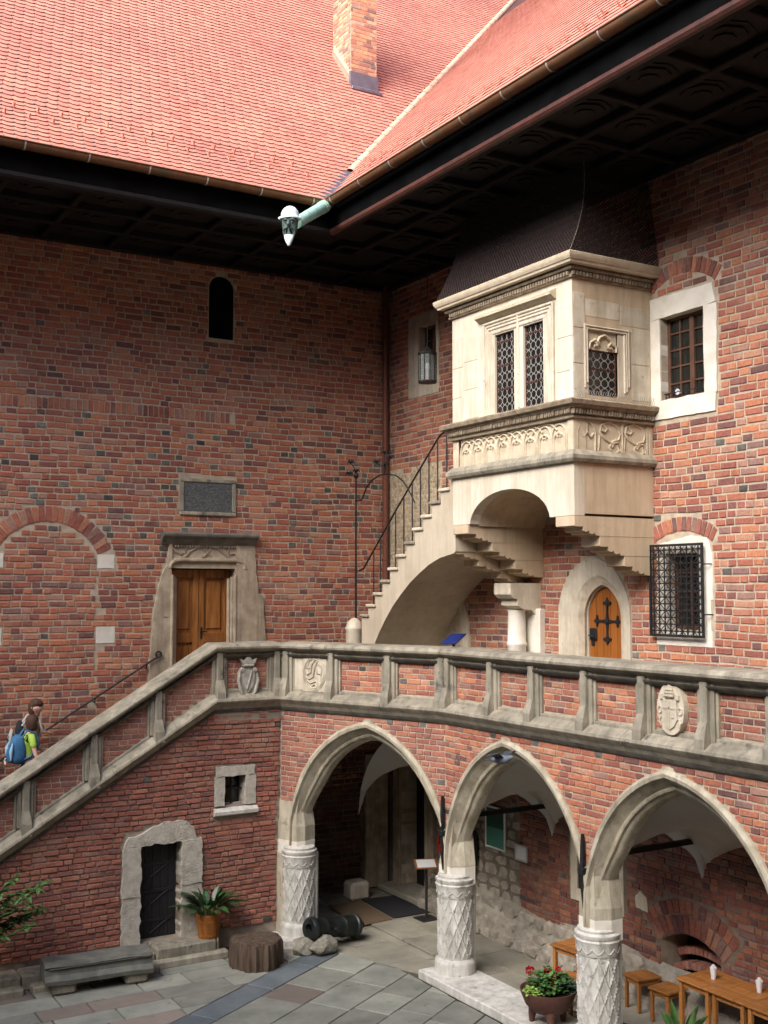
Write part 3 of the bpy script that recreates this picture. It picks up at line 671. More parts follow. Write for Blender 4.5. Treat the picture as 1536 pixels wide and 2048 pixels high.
# arched door in the right wall
def voussoirs(fr, inner, outer, n0, n1, cuts, name, mname, parent):
    """blocks between two lines of equal length, cut at the given indices"""
    for a, b in zip(cuts, cuts[1:]):
        poly = inner[a:b+1]+outer[a:b+1][::-1]; mb = MB(); mb.prism(fr, poly, n0, n1, tint=random.random()); mb.build(name, mname, parent)
di = [(5.88, 3.9), (5.88, 4.7)]+pointed(6.27, .39, .39, 5.33, .48, 0, 8)+[(6.66, 4.7), (6.66, 3.9)]
do = [(5.28, 3.9), (5.28, 4.7)]+pointed(6.08, .80, .82, 5.35, .90, 0, 8)+[(6.90, 4.7), (6.90, 3.9)]
dm = [(a[0]*.62+b[0]*.38, a[1]*.62+b[1]*.38) for a, b in zip(di, do)]
voussoirs(B, dm, do, -.05, .03, [0, 1, 2, 7, 14, 18, 19, 20], 'arch_stone', 'limestone', rw)
for a, b in ((0, 2), (2, 10), (10, 18), (18, 20)):
    mb = MB(); mb.loft([[B.P(*q, .03) for q in dm[a:b+1]], [B.P(*q, -.0) for q in [(x[0]*.7+y[0]*.3, x[1]*.7+y[1]*.3) for x, y in zip(dm, di)][a:b+1]], [B.P(*q, -.06) for q in di[a:b+1]], [B.P(*q, -.17) for q in di[a:b+1]]], closed=False)
    mb.build('arch_reveal', 'limestone', rw, smooth=40)
mb = MB()
dr = mb.prism(B, [(5.86, 3.9), (6.68, 3.9), (6.68, 5.33)]+pointed(6.27, .41, .41, 5.33, .5, 0, 8)[::-1][1:], -.155, -.115).build('door_leaf', 'door_orange', rw)
for i in range(5):
    a, b = 5.88+.156*i, 5.88+.156*(i+1); mb = MB(); top = lambda x: 5.33+math.sqrt(max(.0, 1-((x-6.27)/.40)**2))*.44
    mb.prism(B, [(a+.004, 3.9), (b-.004, 3.9), (b-.004, top(b-.01)), ((a+b)/2, top((a+b)/2)+.01), (a+.004, top(a+.01))], -.117, -.09, tint=random.random()); mb.build('plank', 'door_orange', dr)
mb = MB(); cu, cv = 6.29, 5.28                     # iron cross with split ends
for ang in range(4):
    d = (math.cos(ang*math.pi/2), math.sin(ang*math.pi/2)); p = (-d[1], d[0]); L = .30 if ang % 2 == 0 else .36
    q = lambda l, s_: (cu+d[0]*l+p[0]*s_, cv+d[1]*l+p[1]*s_)
    mb.prism(B, [q(.03, -.03), q(L*.4, -.014), q(L*.66, -.02), q(L*.72, -.09), q(L*.80, -.085), q(L*.84, -.03), q(L, 0), q(L*.84, .03), q(L*.80, .085), q(L*.72, .09), q(L*.66, .02), q(L*.4, .014), q(.03, .03)], -.09, -.07)
mb.lathe(B.P(cu, cv, -.09), [(.05, 0), (.045, .03), (.0, .04)], 10, ax=B.n); mb.build('iron_cross', 'iron', dr)
mb = MB(); mb.box(B, 5.90, 6.06, 4.98, 5.17, -.091, -.055, .02); mb.box(B, 5.93, 6.0, 4.9, 4.98, -.091, -.065, .01); mb.tube([B.P(5.95, 5.06, -.055), B.P(5.95, 5.06, -.005), B.P(6.08, 5.04, -.005)], .012, 6); mb.build('lock', 'iron', dr)
# pale niche arch under the stair
ni = [(1.72, 3.9)]+pointed(2.13, .41, .42, 5.0, .90, 0, 8)+[(2.55, 3.9)]; no = [(1.4, 3.9)]+pointed(2.13, .66, .68, 5.0, 1.0, 0, 8)+[(2.80, 3.9)]
voussoirs(B, ni, no, -.05, .025, [0, 1, 5, 9, 13, 17, 18], 'arch_stone', 'limestone', rw)
mb = MB(); mb.prism(B, ni, -.14, -.10); mb.build('niche_plaster', 'cream_plaster', rw)
# doorway, window frame, oven niche and stone behind the arcade
stones(B, [rect(.30, .52, .06, 2.35), rect(1.42, 1.62, .06, 2.35), rect(.30, 1.62, 2.35, 2.55)], -.4, .06, 'door_stone', 'portal_stone', rw, .01)  # darker stone here adds to the passage's painted shade
mb = MB(); mb.box(B, .50, 1.44, .06, 2.36, -.40, -.34); mb.build('door_leaf', 'dark_wood', rw)
mb = MB(); mb.box(B, .2, 1.75, .05, .16, -.3, .36, .02); mb.build('door_step', 'slab_beige', rw)
stones(B, [rect(5.50, 5.66, 1.12, 2.3), rect(6.52, 6.68, 1.12, 2.3), rect(5.50, 6.68, 2.12, 2.3), rect(5.50, 6.68, 1.02, 1.20)], -.02, .03, 'window_stone', 'limestone', rw, .006)
mb = MB(); mb.box(B, 5.66, 6.52, 1.2, 2.12, -.02, .006); mb.build('shutter', 'dark_wood', rw)
mb = MB(); mb.prism(B, jag([(6.93, 1.22), (7.18, 1.20), (7.15, 1.40), (7.02, 1.47), (6.92, 1.38)], .01, .06, 3), -.02, .03); mb.build('stone_block', 'limestone', rw)
mb = MB(); mb.box(B, 7.3, 8.6, .05, 1.2, -.60, -.502); mb.build('niche_back', 'soil', rw)
for k, v in enumerate((.50, .30, .10)):
    for i in range(14):
        a = R(-50+100*(i+.5)/14); mb = MB(); c = B.P(7.95+.62*math.sin(a), v+.30*math.cos(a), -.34+.06*k); mb.box(Fr(c, B.u*math.cos(a)-Z*math.sin(a), B.n, v=Z*math.cos(a)+B.u*math.sin(a)), -.035, .035, -.05, .05, -.12, .10, .008, tint=random.random()); mb.build('oven_brick', 'brick_worn', rw)
# ================================================================== EAVES AND ROOFS
OUT = EAVE-.15; ZS = 11.72
def eave(fr, sgn, u_far, parent, corner):
    """fr.u runs away from the corner with sign sgn; boards, beams, fascia, gutter"""
    U = lambda t: t*sgn
    lim = lambda n: 0 if not corner else 0
    mb = MB(); pts = [(U(0), 0), (U(u_far), 0), (U(u_far), OUT), (U(-OUT) if False else U(OUT), OUT)]
    vs = [fr.P(a, ZS+.10, n) for a, n in ((0, 0), (U(u_far), 0), (U(u_far), OUT), (U(OUT), OUT))]
    mb.add(vs+[v+Vector((0, 0, .05)) for v in vs], [(0, 1, 2, 3), (4, 5, 6, 7), (0, 1, 5, 4), (1, 2, 6, 5), (2, 3, 7, 6), (3, 0, 4, 7)])
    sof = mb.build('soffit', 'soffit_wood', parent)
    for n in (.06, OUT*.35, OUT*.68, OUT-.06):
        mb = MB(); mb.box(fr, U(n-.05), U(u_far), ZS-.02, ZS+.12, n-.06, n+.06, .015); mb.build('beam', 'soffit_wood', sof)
    t = 1.15
    while t < u_far:
        mb = MB(); e = min(OUT, t); mb.box(fr, U(t)-.05, U(t)+.05, ZS-.005, ZS+.11, .0, e, .012); mb.build('beam', 'soffit_wood', sof)
        for n0, n1 in ((.06, OUT*.35), (OUT*.35, OUT*.68), (OUT*.68, OUT-.06)):
            if t+.575 < n1+.2: continue
            mb = MB(); cu, cn = t+.575, (n0+n1)/2
            for rr, hh in ((.34, .085), (.26, .06), (.13, .04)):
                q = [fr.P(U(cu)+a*rr, ZS+hh, cn+b*rr) for a, b in ((0, 1), (.71, .71), (1, 0), (.71, -.71), (0, -1), (-.71, -.71), (-1, 0), (-.71, .71))]; mb.add(q+[p+Vector((0, 0, .03)) for p in q], [tuple(range(8))]+[(i, (i+1) % 8, 8+(i+1) % 8, 8+i) for i in range(8)])
            mb.build('rosette', 'soffit_wood', sof)
        t += 1.15
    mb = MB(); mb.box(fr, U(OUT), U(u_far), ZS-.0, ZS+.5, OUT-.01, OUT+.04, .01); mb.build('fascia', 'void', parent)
    extr(fr, [(OUT, ZS-.03), (OUT+.05, ZS-.025), (OUT+.075, ZS+.01), (OUT+.075, ZS+.05), (OUT+.045, ZS+.08), (OUT, ZS+.09)], U(OUT+.05), U(u_far), 'fascia_moulding', 'fascia_wood' if sgn > 0 else 'soffit_wood', parent)
    mb = MB(); prof_ = [(math.cos(a)*.095, math.sin(a)*.095) for a in [math.pi*(1+i/10) for i in range(11)]]
    inner = [(a*.9, b*.9) for a, b in prof_[::-1]]
    mb.loft([[fr.P(U(t), 12.17+b, EAVE+.07+a) for a, b in prof_+inner] for t in (EAVE+.05, u_far)])
    g = mb.build('gutter', 'copper', parent, smooth=40)
    mb = MB(); mb.tube([fr.P(U(EAVE+.05), 12.175, EAVE+.165), fr.P(U(u_far), 12.175, EAVE+.165)], .014, 6); mb.build('gutter_bead', 'copper', g, smooth=60)
    t = EAVE+.35
    while t < u_far:
        mb = MB(); mb.loft([[fr.P(U(t)+d, 12.17+b*1.06, EAVE+.07+a*1.06) for a, b in prof_] for d in (-.012, .012)], closed=False); mb.build('strap', 'zinc', g, smooth=50); t += .93
    return sof
eave(A, -1, 11.2, lw, True); eave(B, 1, 17.6, rw, True)
_tile = []
def tile_shape(th, L):
    w_ = .085; tail = [(-w_, .045), (-w_*.86, .018), (-w_*.5, .0), (0, -.008), (w_*.5, .0), (w_*.86, .018), (w_, .045)]
    top = [(x, y, th) for x, y in tail]+[(w_, L, th), (-w_, L, th)]; bot = [(x, y, 0) for x, y in tail]
    fs = [list(range(9))]+[[i, i+1, 9+i+1, 9+i] for i in range(6)]+[[0, 9, 8], [6, 7, 15]]
    return top+bot, fs
def tile_mesh(th, L):
    TV, TF = tile_shape(th, L); tme = bpy.data.meshes.new('roof_tile'); tme.from_pydata(TV, [], TF); tme.materials.append(MATS['roof_tile']); tme.materials.append(MATS['tile_edge_shade']); tme.polygons.foreach_set('material_index', [0]+[1]*(len(TF)-1)); return TV, TF, tme
def tile_roof(fr, sgn, P, u_far, s_max, clip, parent, seed, th, lift, prow=.142, wid=.171):
    TV, TF, tme = tile_mesh(th, prow*1.9)
    rnd = random.Random(seed); items = []
    # sheet under the tiles
    hs = [0, .4, .8, 1.2]+[1.2+.5*i for i in range(1, 27)]; mb = MB(); rings = []
    for h in hs:
        c = clip(h); rings.append([fr.P(sgn*c, prof(P, h)-.05, EAVE-h), fr.P(sgn*u_far, prof(P, h)-.05, EAVE-h)])
    mb.loft(rings, closed=False); rf = mb.build('roof', 'fascia_wood', parent)
    # rows by distance along the slope
    s = 0; row = 0; h = 0.0
    while s < s_max:
        z = prof(P, h); z2 = prof(P, h+.05); sl = math.atan2(z2-z, .05); t = clip(h)+.02+(wid/2 if row % 2 else 0)+rnd.uniform(0, .02)
        while t < u_far:
            items.append((t+rnd.uniform(-.004, .004), h, z, sl)); t += wid
        h += prow*math.cos(sl); s += prow; row += 1
    sc = []
    for (t, h, z, sl) in items:
        x, y, d = pix(fr.P(sgn*t, z, EAVE-h)); sc.append((0 if 0 < x < 1536 and 0 < y < 2048 else 1, d))
    order = sorted(range(len(items)), key=lambda i: sc[i]); single = set(order[:300]); rest = MB()
    for i, (t, h, z, sl) in enumerate(items):
        up = (-fr.n*math.cos(sl)+Z*math.sin(sl)); ta = sl-R(lift+rnd.uniform(-.3, .3)); up = (-fr.n*math.cos(ta)+Z*math.sin(ta)); nn = (fr.n*math.sin(ta)+Z*math.cos(ta))
        uu = fr.u; tw = rnd.uniform(-.005, .005); ux = uu*math.cos(tw)+up*math.sin(tw); uy = up*math.cos(tw)-uu*math.sin(tw)
        m3 = Matrix((ux, uy, nn)).transposed(); c = fr.P(sgn*t, z+.005, EAVE-h)+nn*rnd.uniform(0, .002)
        if i in single: part('roof_tile', tme, rf, Matrix.Translation(c) @ m3.to_4x4())
        else:
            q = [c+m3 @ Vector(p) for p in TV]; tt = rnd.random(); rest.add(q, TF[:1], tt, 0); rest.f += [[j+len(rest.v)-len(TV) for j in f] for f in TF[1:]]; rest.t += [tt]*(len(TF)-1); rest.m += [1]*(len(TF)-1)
    rest.build('tiling', ['roof_tile', 'tile_edge_shade'], rf, kind='stuff'); return rf
def clipA(h): return EAVE-prof_inv(PRB, prof(PRA, h))            # A keeps t > value (t = -x)
def clipB(h): return EAVE-prof_inv(PRA, prof(PRB, h))            # B keeps t > value (t = -y)
rfa = tile_roof(A, -1, PRA, 11.0, 15.5, clipA, lw, 31, .020, 6.5)
rfb = tile_roof(B, 1, PRB, 17.4, 12.0, clipB, rw, 32, .016, 3.0, .25)
# snow hooks
def hooks(fr, sgn, P, rows, parent, n, clip):
    me = None
    for k, h in enumerate(rows):
        for i in range(n):
            t = EAVE+.1+.36*i+.18*k
            z = prof(P, h); base = fr.P(sgn*t, z+.03, EAVE-h); sl = math.atan2(prof(P, h+.05)-z, .05); up = -fr.n*math.cos(sl)+Z*math.sin(sl); nn = fr.n*math.sin(sl)+Z*math.cos(sl)
            if me is None:
                mb = MB(); mb.box(Fr((0, 0, 0), (1, 0, 0), (0, 1, 0)), -.012, .012, .0, .075, -.006, .006, .003); mb.box(Fr((0, 0, 0), (1, 0, 0), (0, 1, 0)), -.014, .014, -.006, .006, -.02, .12, .003)
                q = mb.build('tmp', 'roof_tile', None); me = q.data; me.name = 'snow_hook'
                off = q.location.copy(); bpy.data.objects.remove(q)
            m3 = Matrix((fr.u, up, nn)).transposed(); part('snow_hook', me, parent, Matrix.Translation(base) @ m3.to_4x4())
hooks(A, -1, PRA, (.62, .84), rfa, 17, clipA); hooks(B, 1, PRB, (.50, .72), rfb, 34, clipB)
# valley: lead below, half-round cap tiles above
def vpt(h): return Vector((-EAVE+prof_inv(PRB, prof(PRA, h)), -EAVE+h, prof(PRA, h)))
mb = MB()
ring = []
for h in (0, .3, .7, 1.05):
    p = vpt(h); q = vpt(h+.1)-p; q.normalize(); sd = q.cross(Z).normalized(); ring.append([p+sd*.15+Z*.07, p+sd*.12+Z*.09, p+Z*.03, p-sd*.12+Z*.10, p-sd*.15+Z*.08])
mb.loft(ring, closed=False); mb.build('valley_lead', 'lead', rfb, smooth=40)
h = 1.0; k = 0
while h < 11:
    p, q = vpt(h), vpt(h+.30); d = (q-p).normalized(); sd = d.cross(Z).normalized(); up = sd.cross(d); mb = MB()
    mb.loft([[c+(sd*math.cos(a)+up*math.sin(a))*r_+up*.02 for a in [math.pi*i/8 for i in range(9)]] for c, r_ in ((p-d*.02, .085), (q+d*.03, .072))], closed=False, tint=random.random()); mb.build('cap_tile', 'ridge_tile', rfb, smooth=50); h += .27
# chimney on the left roof
CH = Fr((-.57, .52, 0), (1, 0, 0), (0, -1, 0)); zb = 16.02
mb = MB(); mb.box(CH, 0, .62, zb-.9, 20.0, -.75, 0); ch = mb.build('chimney', 'mortar', lw)
cb = courses(0, .62, zb+.36, 19.9, .085, .27, .13, .012, lambda u, v: False, 41); lay_bricks(CH, cb, ch, 'brick_pale', 150, .008)
CL = Fr((-.57, .52, 0), (0, -1, 0), (-1, 0, 0)); cb = courses(-.75, 0, zb+.0, 19.9, .085, .27, .13, .012, lambda u, v: v < zb+.4-1.18*u-.05, 42); lay_bricks(CL, cb, ch, 'brick_pale', 150, .008)
mb = MB(); mb.box(CH, -.03, .65, zb-.05, zb+.36, -.02, .03, .005); mb.box(CH, -.05, .68, zb-.07, zb+.0, .0, .16, .01); mb.build('chimney_flashing', 'lead', lw)
# lead strip along the chimney's left side
mb = MB(); q = [CL.P(0, zb+.02, .03), CL.P(-.75, zb+.92, .03), CL.P(-.75, zb+1.10, .03), CL.P(0, zb+.24, .03)]; mb.add(q+[p+Vector((.04, 0, 0)) for p in q], [(0, 1, 2, 3), (0, 1, 5, 4), (1, 2, 6, 5), (2, 3, 7, 6), (3, 0, 4, 7)]); mb.build('side_flashing', 'roof_tile', lw)
# corner downpipe
dp = thing('downpipe', (-.10, -.10, 4.9), 'reddish brown rain pipe running down the inner corner between the two wings', 'downpipe')
pp = on_y(771, 1000, -.12); mb = MB(); mb.tube([(pp.x, -.12, 3.9), (pp.x, -.12, 11.8)], .062, 12); mb.build('pipe', 'red_pipe', dp, smooth=60)
for z in (5.6, 6.35, 7.02, 7.75, 8.6, 9.6, 10.6):
    mb = MB(); mb.lathe((pp.x, -.12, z), [(.062, -.03), (.070, -.025), (.070, .025), (.062, .03)], 12); mb.build('pipe_collar', 'red_pipe', dp, smooth=40)
# gargoyle spout
def on_diag(x, y): r = ray(x, y); t = (CAM.x-CAM.y)/(r.y-r.x); return CAM+r*t
gg = thing('gargoyle', (-2.95, -2.95, 12.1), 'green copper rain spout ending in a bearded helmeted mask at the eaves corner', 'gargoyle')
ga, gb = on_diag(650, 412), on_diag(592, 446); gd = (gb-ga).normalized()
mb = MB(); mb.tube([ga-gd*.25, ga, ga+gd*.12, gb], [.085, .085, .10, .088], 14); mb.build('spout', 'verdigris', gg, smooth=50)
for t in (.02, .10, .2):
    mb = MB(); mb.lathe(ga+gd*t, [(.095, -.018), (.108, -.012), (.108, .012), (.095, .018)], 14, ax=gd); mb.build('spout_ring', 'verdigris', gg, smooth=40)
hc = on_diag(580, 452); k = 1/100.0; fc = (CAM-hc); fc.normalize(); fwd = (gd*.55+fc*.45); fwd.z = -.05; fwd.normalize(); sd = fwd.cross(Z).normalized(); up = sd.cross(fwd)
HP = lambda x, y, z: hc+sd*x+up*z+fwd*y
mb = MB(); rings = []                                # head: tall oval with jaw and beard
for z, rx, ry, oy in ((-.30, .02, .02, .07), (-.25, .05, .05, .06), (-.17, .075, .075, .05), (-.08, .105, .10, .02), (.0, .12, .12, .0), (.08, .125, .125, -.01), (.15, .12, .12, -.01), (.2, .06, .06, -.01)):
    rings.append([HP(rx*math.cos(a), oy+ry*math.sin(a), z) for a in [2*math.pi*i/16 for i in range(16)]])
mb.loft(rings); hd = mb.build('mask', 'verdigris_dark', gg, smooth=50)
mb = MB(); rings = []
for z, r_ in ((.10, .158), (.115, .16), (.13, .14), (.18, .137), (.23, .118), (.27, .085), (.295, .04), (.30, .005)): rings.append([HP(r_*math.cos(a), r_*math.sin(a)*.95-.01, z) for a in [2*math.pi*i/18 for i in range(18)]])
mb.loft(rings); mb.build('helmet', 'verdigris_pale', hd, smooth=50)
mb = MB(); mb.tube([HP(0, .125, .06), HP(0, .165, -.02), HP(0, .14, -.04)], [.018, .03, .02], 8)
for s_ in (-1, 1):
    mb.tube([HP(s_*.02, .125, .065), HP(s_*.055, .125, .075), HP(s_*.09, .095, .06)], [.012, .016, .01], 6); mb.tube([HP(s_*.05, .10, .035), HP(s_*.05, .125, .03)], [.02, .012], 8)
    mb.tube([HP(s_*.02, .13, -.055), HP(s_*.07, .11, -.06), HP(s_*.085, .085, -.11), HP(s_*.07, .09, -.17)], [.012, .016, .014, .01], 6)
mb.build('face_relief', 'verdigris_dark', hd, smooth=60)
mb = MB(); mb.lathe(HP(0, .105, -.115), [(.052, -.01), (.05, .012), (.02, .014), (.0, .012)], 12, ax=fwd); mb.build('mouth', 'void', hd)
mb = MB(); rings = []
for z, rx, oy in ((-.16, .07, .11), (-.21, .065, .12), (-.27, .045, .12), (-.32, .018, .11)): rings.append([HP(rx*math.cos(a), oy+.02*math.sin(a), z) for a in [2*math.pi*i/10 for i in range(10)]])
mb.loft(rings); mb.build('beard', 'verdigris_pale', hd, smooth=60)
for s_ in (-1, 1):
    mb = MB(); mb.tube([HP(s_*.12, .0, .12), HP(s_*.155, .0, .12), HP(s_*.175, .0, .125)], [.03, .028, .012], 8); mb.build('ear', 'verdigris_pale', hd, smooth=60)
# ================================================================== ORIEL
ON = 1.48; U0, U1 = 4.47, 7.40
OS = Fr((0, -U1, 0), (1, 0, 0), (0, -1, 0))            # its side that faces the camera, u = x
orl = thing('oriel_bay', B.P(5.9, 5.8, .7), 'cream stone oriel with leaded windows jutting from the right wall on stepped corbels', 'oriel')
def wrap(profile, name, mname, smooth=30, n0=ON):
    mb = MB(); rings = []
    for cx, cy, sx, sy in ((0, -U0, 0, 1), (-n0, -U0, -1, 1), (-n0, -U1, -1, -1), (0, -U1, 0, -1)):
        rings.append([Vector((cx+sx*n, cy+sy*n, v)) for n, v in profile])
    # closed loop section through the body keeps the moulding solid
    mb.loft(rings, closed=False); return mb.build(name, mname, orl, smooth=smooth)
WL, WR = rect(5.60, 6.08, 8.40, 9.60), rect(6.30, 6.76, 8.40, 9.60)
plate(B, rect(U0, U1, 8.30, 10.12), [WL, WR], ON, 'front_wall', ['cream_plaster'], orl, depth=.25)
SWI = rect(-1.20, -.66, 8.45, 9.40)
plate(OS, rect(-ON, 0, 8.30, 10.12), [SWI], .001, 'side_wall', ['ochre_plaster'], orl, depth=.25)
mb = MB(); mb.box(Fr((0, -U0, 0), (1, 0, 0), (0, 1, 0)), -ON+.02, 0, 6.785, 10.10, -.2, -.01); mb.build('back_side_wall', 'ochre_plaster', orl)
for q in ((U0, U0+.30, 8.36, 9.75), (U1-.34, U1, 8.36, 9.72)):       # quoins slightly proud
    k = 0; v = q[2]
    while v < q[3]:
        h = .42+.12*((k*7) % 3)/2; mb = MB(); mb.box(B, q[0]+.006, q[1]-.06*(k % 2)+(.008 if q[1] > 7 else 0), v, min(v+h, q[3])-.010, ON-.02, ON+.008, .004, tint=random.random()); mb.build('quoin', 'cream_plaster', orl); v += h; k += 1
k = 0; v = 8.38
while v < 9.6:
    mb = MB(); h = .5; mb.box(OS, -ON+.012, -ON+.22, v, v+h-.010, -.02, .009, .004, tint=random.random()); mb.build('quoin', 'limestone', orl); v += h
for (a, b, c, d) in ((4.79, 5.18, 8.41, 8.86), (4.79, 5.18, 8.872, 9.30), (4.79, 5.18, 9.312, 9.70)):
    mb = MB(); mb.box(B, a, b, c, d, ON-.02, ON+.006, .004, tint=random.random()); mb.build('ashlar', 'cream_plaster', orl)
for (a, b, c, d) in ((-1.24, -.62, 9.56, 9.80), (-.60, -.04, 9.50, 9.78), (-.40, -.04, 8.44, 8.95), (-.40, -.04, 8.965, 9.48)):
    mb = MB(); mb.box(OS, a, b, c, d, -.02, .006, .004, tint=random.random()); mb.build('ashlar', 'limestone', orl)
# cornice, sill and lower moulding
wrap([(0, 10.06), (.04, 10.07), (.045, 10.10), (.02, 10.11), (.02, 10.16), (.085, 10.17), (.10, 10.20), (.075, 10.21), (.10, 10.224)], 'cornice_bed', 'weathered_shadow_stone')
wrap([(.12, 10.222), (.17, 10.235), (.18, 10.27), (.195, 10.275), (.21, 10.30), (.225, 10.33), (.225, 10.365), (.19, 10.385), (-.3, 10.42), (-ON, 10.44)], 'cornice', 'carved_stone')
for k in range(44):
    pass
mb = MB()
for i in range(48): uu = U0+.02+i*.061; mb.box(B, uu, uu+.034, 10.095, 10.15, ON+.03, ON+.075)
mb.build('dentils', 'weathered_shadow_stone', orl); mb = MB()
for i in range(24): uu = -ON-.04+i*.061; mb.box(OS, uu, uu+.034, 10.095, 10.15, .03, .075)
mb.build('dentils', 'weathered_shadow_stone', orl)
wrap([(0, 8.10), (.045, 8.11), (.05, 8.135), (.02, 8.15), (.02, 8.23), (.085, 8.245), (.10, 8.275), (.15, 8.29), (.165, 8.345), (.13, 8.37), (-.02, 8.40)], 'sill', 'weathered_shadow_stone')
mb = MB(); rnd = random.Random(4)
for i in range(62): uu = U0-.04+i*.0485; mb.box(B, uu, uu+.03, 8.155, 8.225, ON+.01, ON+.075+rnd.uniform(0, .02), .006, shear=.8)
mb.build('rope_moulding', 'weathered_shadow_stone', orl); mb = MB()
for i in range(31): uu = -ON-.06+i*.0485; mb.box(OS, uu, uu+.03, 8.155, 8.225, .01, .075+rnd.uniform(0, .02), .006, shear=.8)
mb.build('rope_moulding', 'weathered_shadow_stone', orl)
wrap([(0, 7.50), (.06, 7.51), (.085, 7.55), (.085, 7.60), (.03, 7.66), (0, 7.68)], 'string_moulding', 'grey_stone')
# carved parapet: blind arches in front, twisting foliage at the side
mb = MB(); mb.box(B, U0+.0, U1-.001, 7.60, 8.16, ON-.22, ON-.02); mb.build('front_panel', 'carved_stone', orl)
mb = MB(); mb.box(OS, -ON+.022, -.0, 7.60, 8.16, -.22, -.02); mb.build('side_panel', 'carved_stone', orl)
def ribs_on(fr, n, paths, r, name, parent, mname='carved_stone'):
    for p in paths:
        m_ = MB(); m_.tube([fr.P(a, b, n) for a, b in p], r, 6); m_.build(name, mname, parent, smooth=60)
paths = []
nA = 8; wA = (U1-U0-.36)/nA; b0 = U0+.20
for i in range(nA+1):
    u = b0+wA*i
    if i < nA:
        c = u+wA/2
        paths.append([(c-wA*.36, 7.68), (c-wA*.36, 7.84)]+[(c+wA*.36*math.sin(a), 7.84+wA*.30*math.cos(a)) for a in [R(-80+20*k) for k in range(9)]]+[(c+wA*.36, 7.84), (c+wA*.36, 7.68)])
        paths.append([(u, 7.80)]+[(c+wA*.5*math.sin(a), 7.86+.2*math.cos(a)) for a in [R(-80+16*k) for k in range(11)]]+[(u+wA, 7.80)])
        paths.append([(c, 7.95), (c-.05, 7.91), (c-.02, 7.88)]); paths.append([(c, 7.95), (c+.05, 7.91), (c+.02, 7.88)])
    if i % 1 == 0 and i < nA-0 and i > 0: paths.append([(u-wA*.5+wA*math.sin(a)*.5*2, 7.86+.235*math.cos(a)) for a in [R(-60+12*k) for k in range(11)] if b0 < u-wA*.5+wA*math.sin(a) < b0+nA*wA])
    paths.append([(u, 7.68), (u, 7.86)])
ribs_on(B, ON-.015, paths, .018, 'tracery_rib', orl)
mb = MB(); mb.box(B, U0, U0+.15, 7.62, 8.15, ON-.03, ON+.0, .01); mb.build('panel_edge', 'carved_stone', orl); mb = MB(); mb.box(B, U1-.13, U1+.0, 7.62, 8.15, ON-.03, ON+.002, .01); mb.build('panel_edge', 'carved_stone', orl)
paths = [[(-1.40, 7.68), (-1.40, 7.95), (-1.34, 8.06), (-1.23, 8.10), (-1.13, 8.04), (-1.08, 7.95), (-1.08, 7.68)], [(-1.36, 7.92), (-1.30, 7.86), (-1.23, 7.93), (-1.17, 7.86), (-1.11, 7.92)], [(-1.23, 7.93), (-1.23, 8.06)]]
for c in (-.80, -.33):
    paths += [[(c+.12, 7.78), (c+.16, 7.70), (c+.06, 7.66), (c-.03, 7.74), (c+.04, 7.83), (c+.15, 7.86), (c+.18, 7.95), (c+.1, 8.06), (c-.04, 8.11), (c-.17, 8.05), (c-.2, 7.95), (c-.12, 7.86), (c+.02, 7.80), (c+.14, 7.82), (c+.2, 7.74), (c+.18, 7.66)],
              [(c-.13, 8.05), (c-.06, 8.0), (c-.11, 7.95), (c-.17, 7.97)], [(c+.22, 7.66), (c+.22, 8.12)], [(c-.23, 7.68), (c-.2, 7.9)], [(c+.10, 7.86), (c+.02, 7.74)]]
ribs_on(OS, -.015, paths, .02, 'tracery_rib', orl)
mb = MB(); mb.box(OS, -ON-.0, -ON+.08, 7.62, 8.15, -.03, .002, .01); mb.build('panel_edge', 'carved_stone', orl); mb = MB(); mb.box(OS, -.08, .0, 7.62, 8.15, -.03, .0, .01); mb.build('panel_edge', 'carved_stone', orl)
# lower apron with its arch, barrel soffit
AR = [(4.93, 6.74)]+[(5.90+.97*math.sin(R(a)), 6.74+.50*math.cos(R(a))) for a in range(-80, 81, 10)]+[(6.87, 6.74)]
apron = [(U0, 6.77), (4.93, 6.77)]+AR[1:-1]+[(6.87, 6.77), (U1, 6.77), (U1, 7.53), (U0, 7.53)]
mb = MB(); mb.prism(B, apron, ON-.18, ON); mb.build('apron', 'cream_plaster', orl)
mb = MB(); mb.loft([[B.P(a, b+.002, ON-.17) for a, b in AR], [B.P(a, b+.002, .0) for a, b in AR]], closed=False); mb.build('barrel_soffit', 'ochre_plaster', orl, smooth=50)
mb = MB(); mb.box(OS, -ON+.001, 0, 6.80, 7.53, -.18, -.0005); mb.build('side_apron', 'ochre_plaster', orl)
mb = MB(); mb.box(B, U0, U1, 7.4, 7.5, 0, ON-.2); mb.build('floor_slab', 'ochre_plaster', orl)
def corbel(u0, u1, x0, z0, step, drop, cnt, nm='corbel'):
    for k in range(cnt):
        a, t = x0+step*k, z0-drop*k
        k_ = drop/.27; poly = [(a, t), (a, t-.135*k_), (a+.02, t-.145*k_), (a+.15, t-.145*k_), (a+.16, t-.20*k_), (a+.20, t-.22*k_), (a+.25, t-.20*k_), (a+.27, t-.235*k_), (a+.31, t-.25*k_), (a+.36, t-.23*k_), (a+.38, t-.262*k_), (a+step-.012, t-.264*k_), (a+step-.012, t-drop), (0.0, t-drop), (0.0, t-.003)]
        fr = Fr((0, -u0, 0), (1, 0, 0), (0, -1, 0)); mb = MB(); mb.prism(fr, poly, .004*k, u1-u0-.004*k, tint=random.random()); mb.build(nm, 'ochre_plaster', orl)
corbel(7.0, U1, -ON, 6.765, .455, .27, 3); corbel(U0, U0+.42, -ON, 6.765, .455, .27, 3); corbel(4.02, 4.44, -1.40, 6.42, .44, .19, 3)
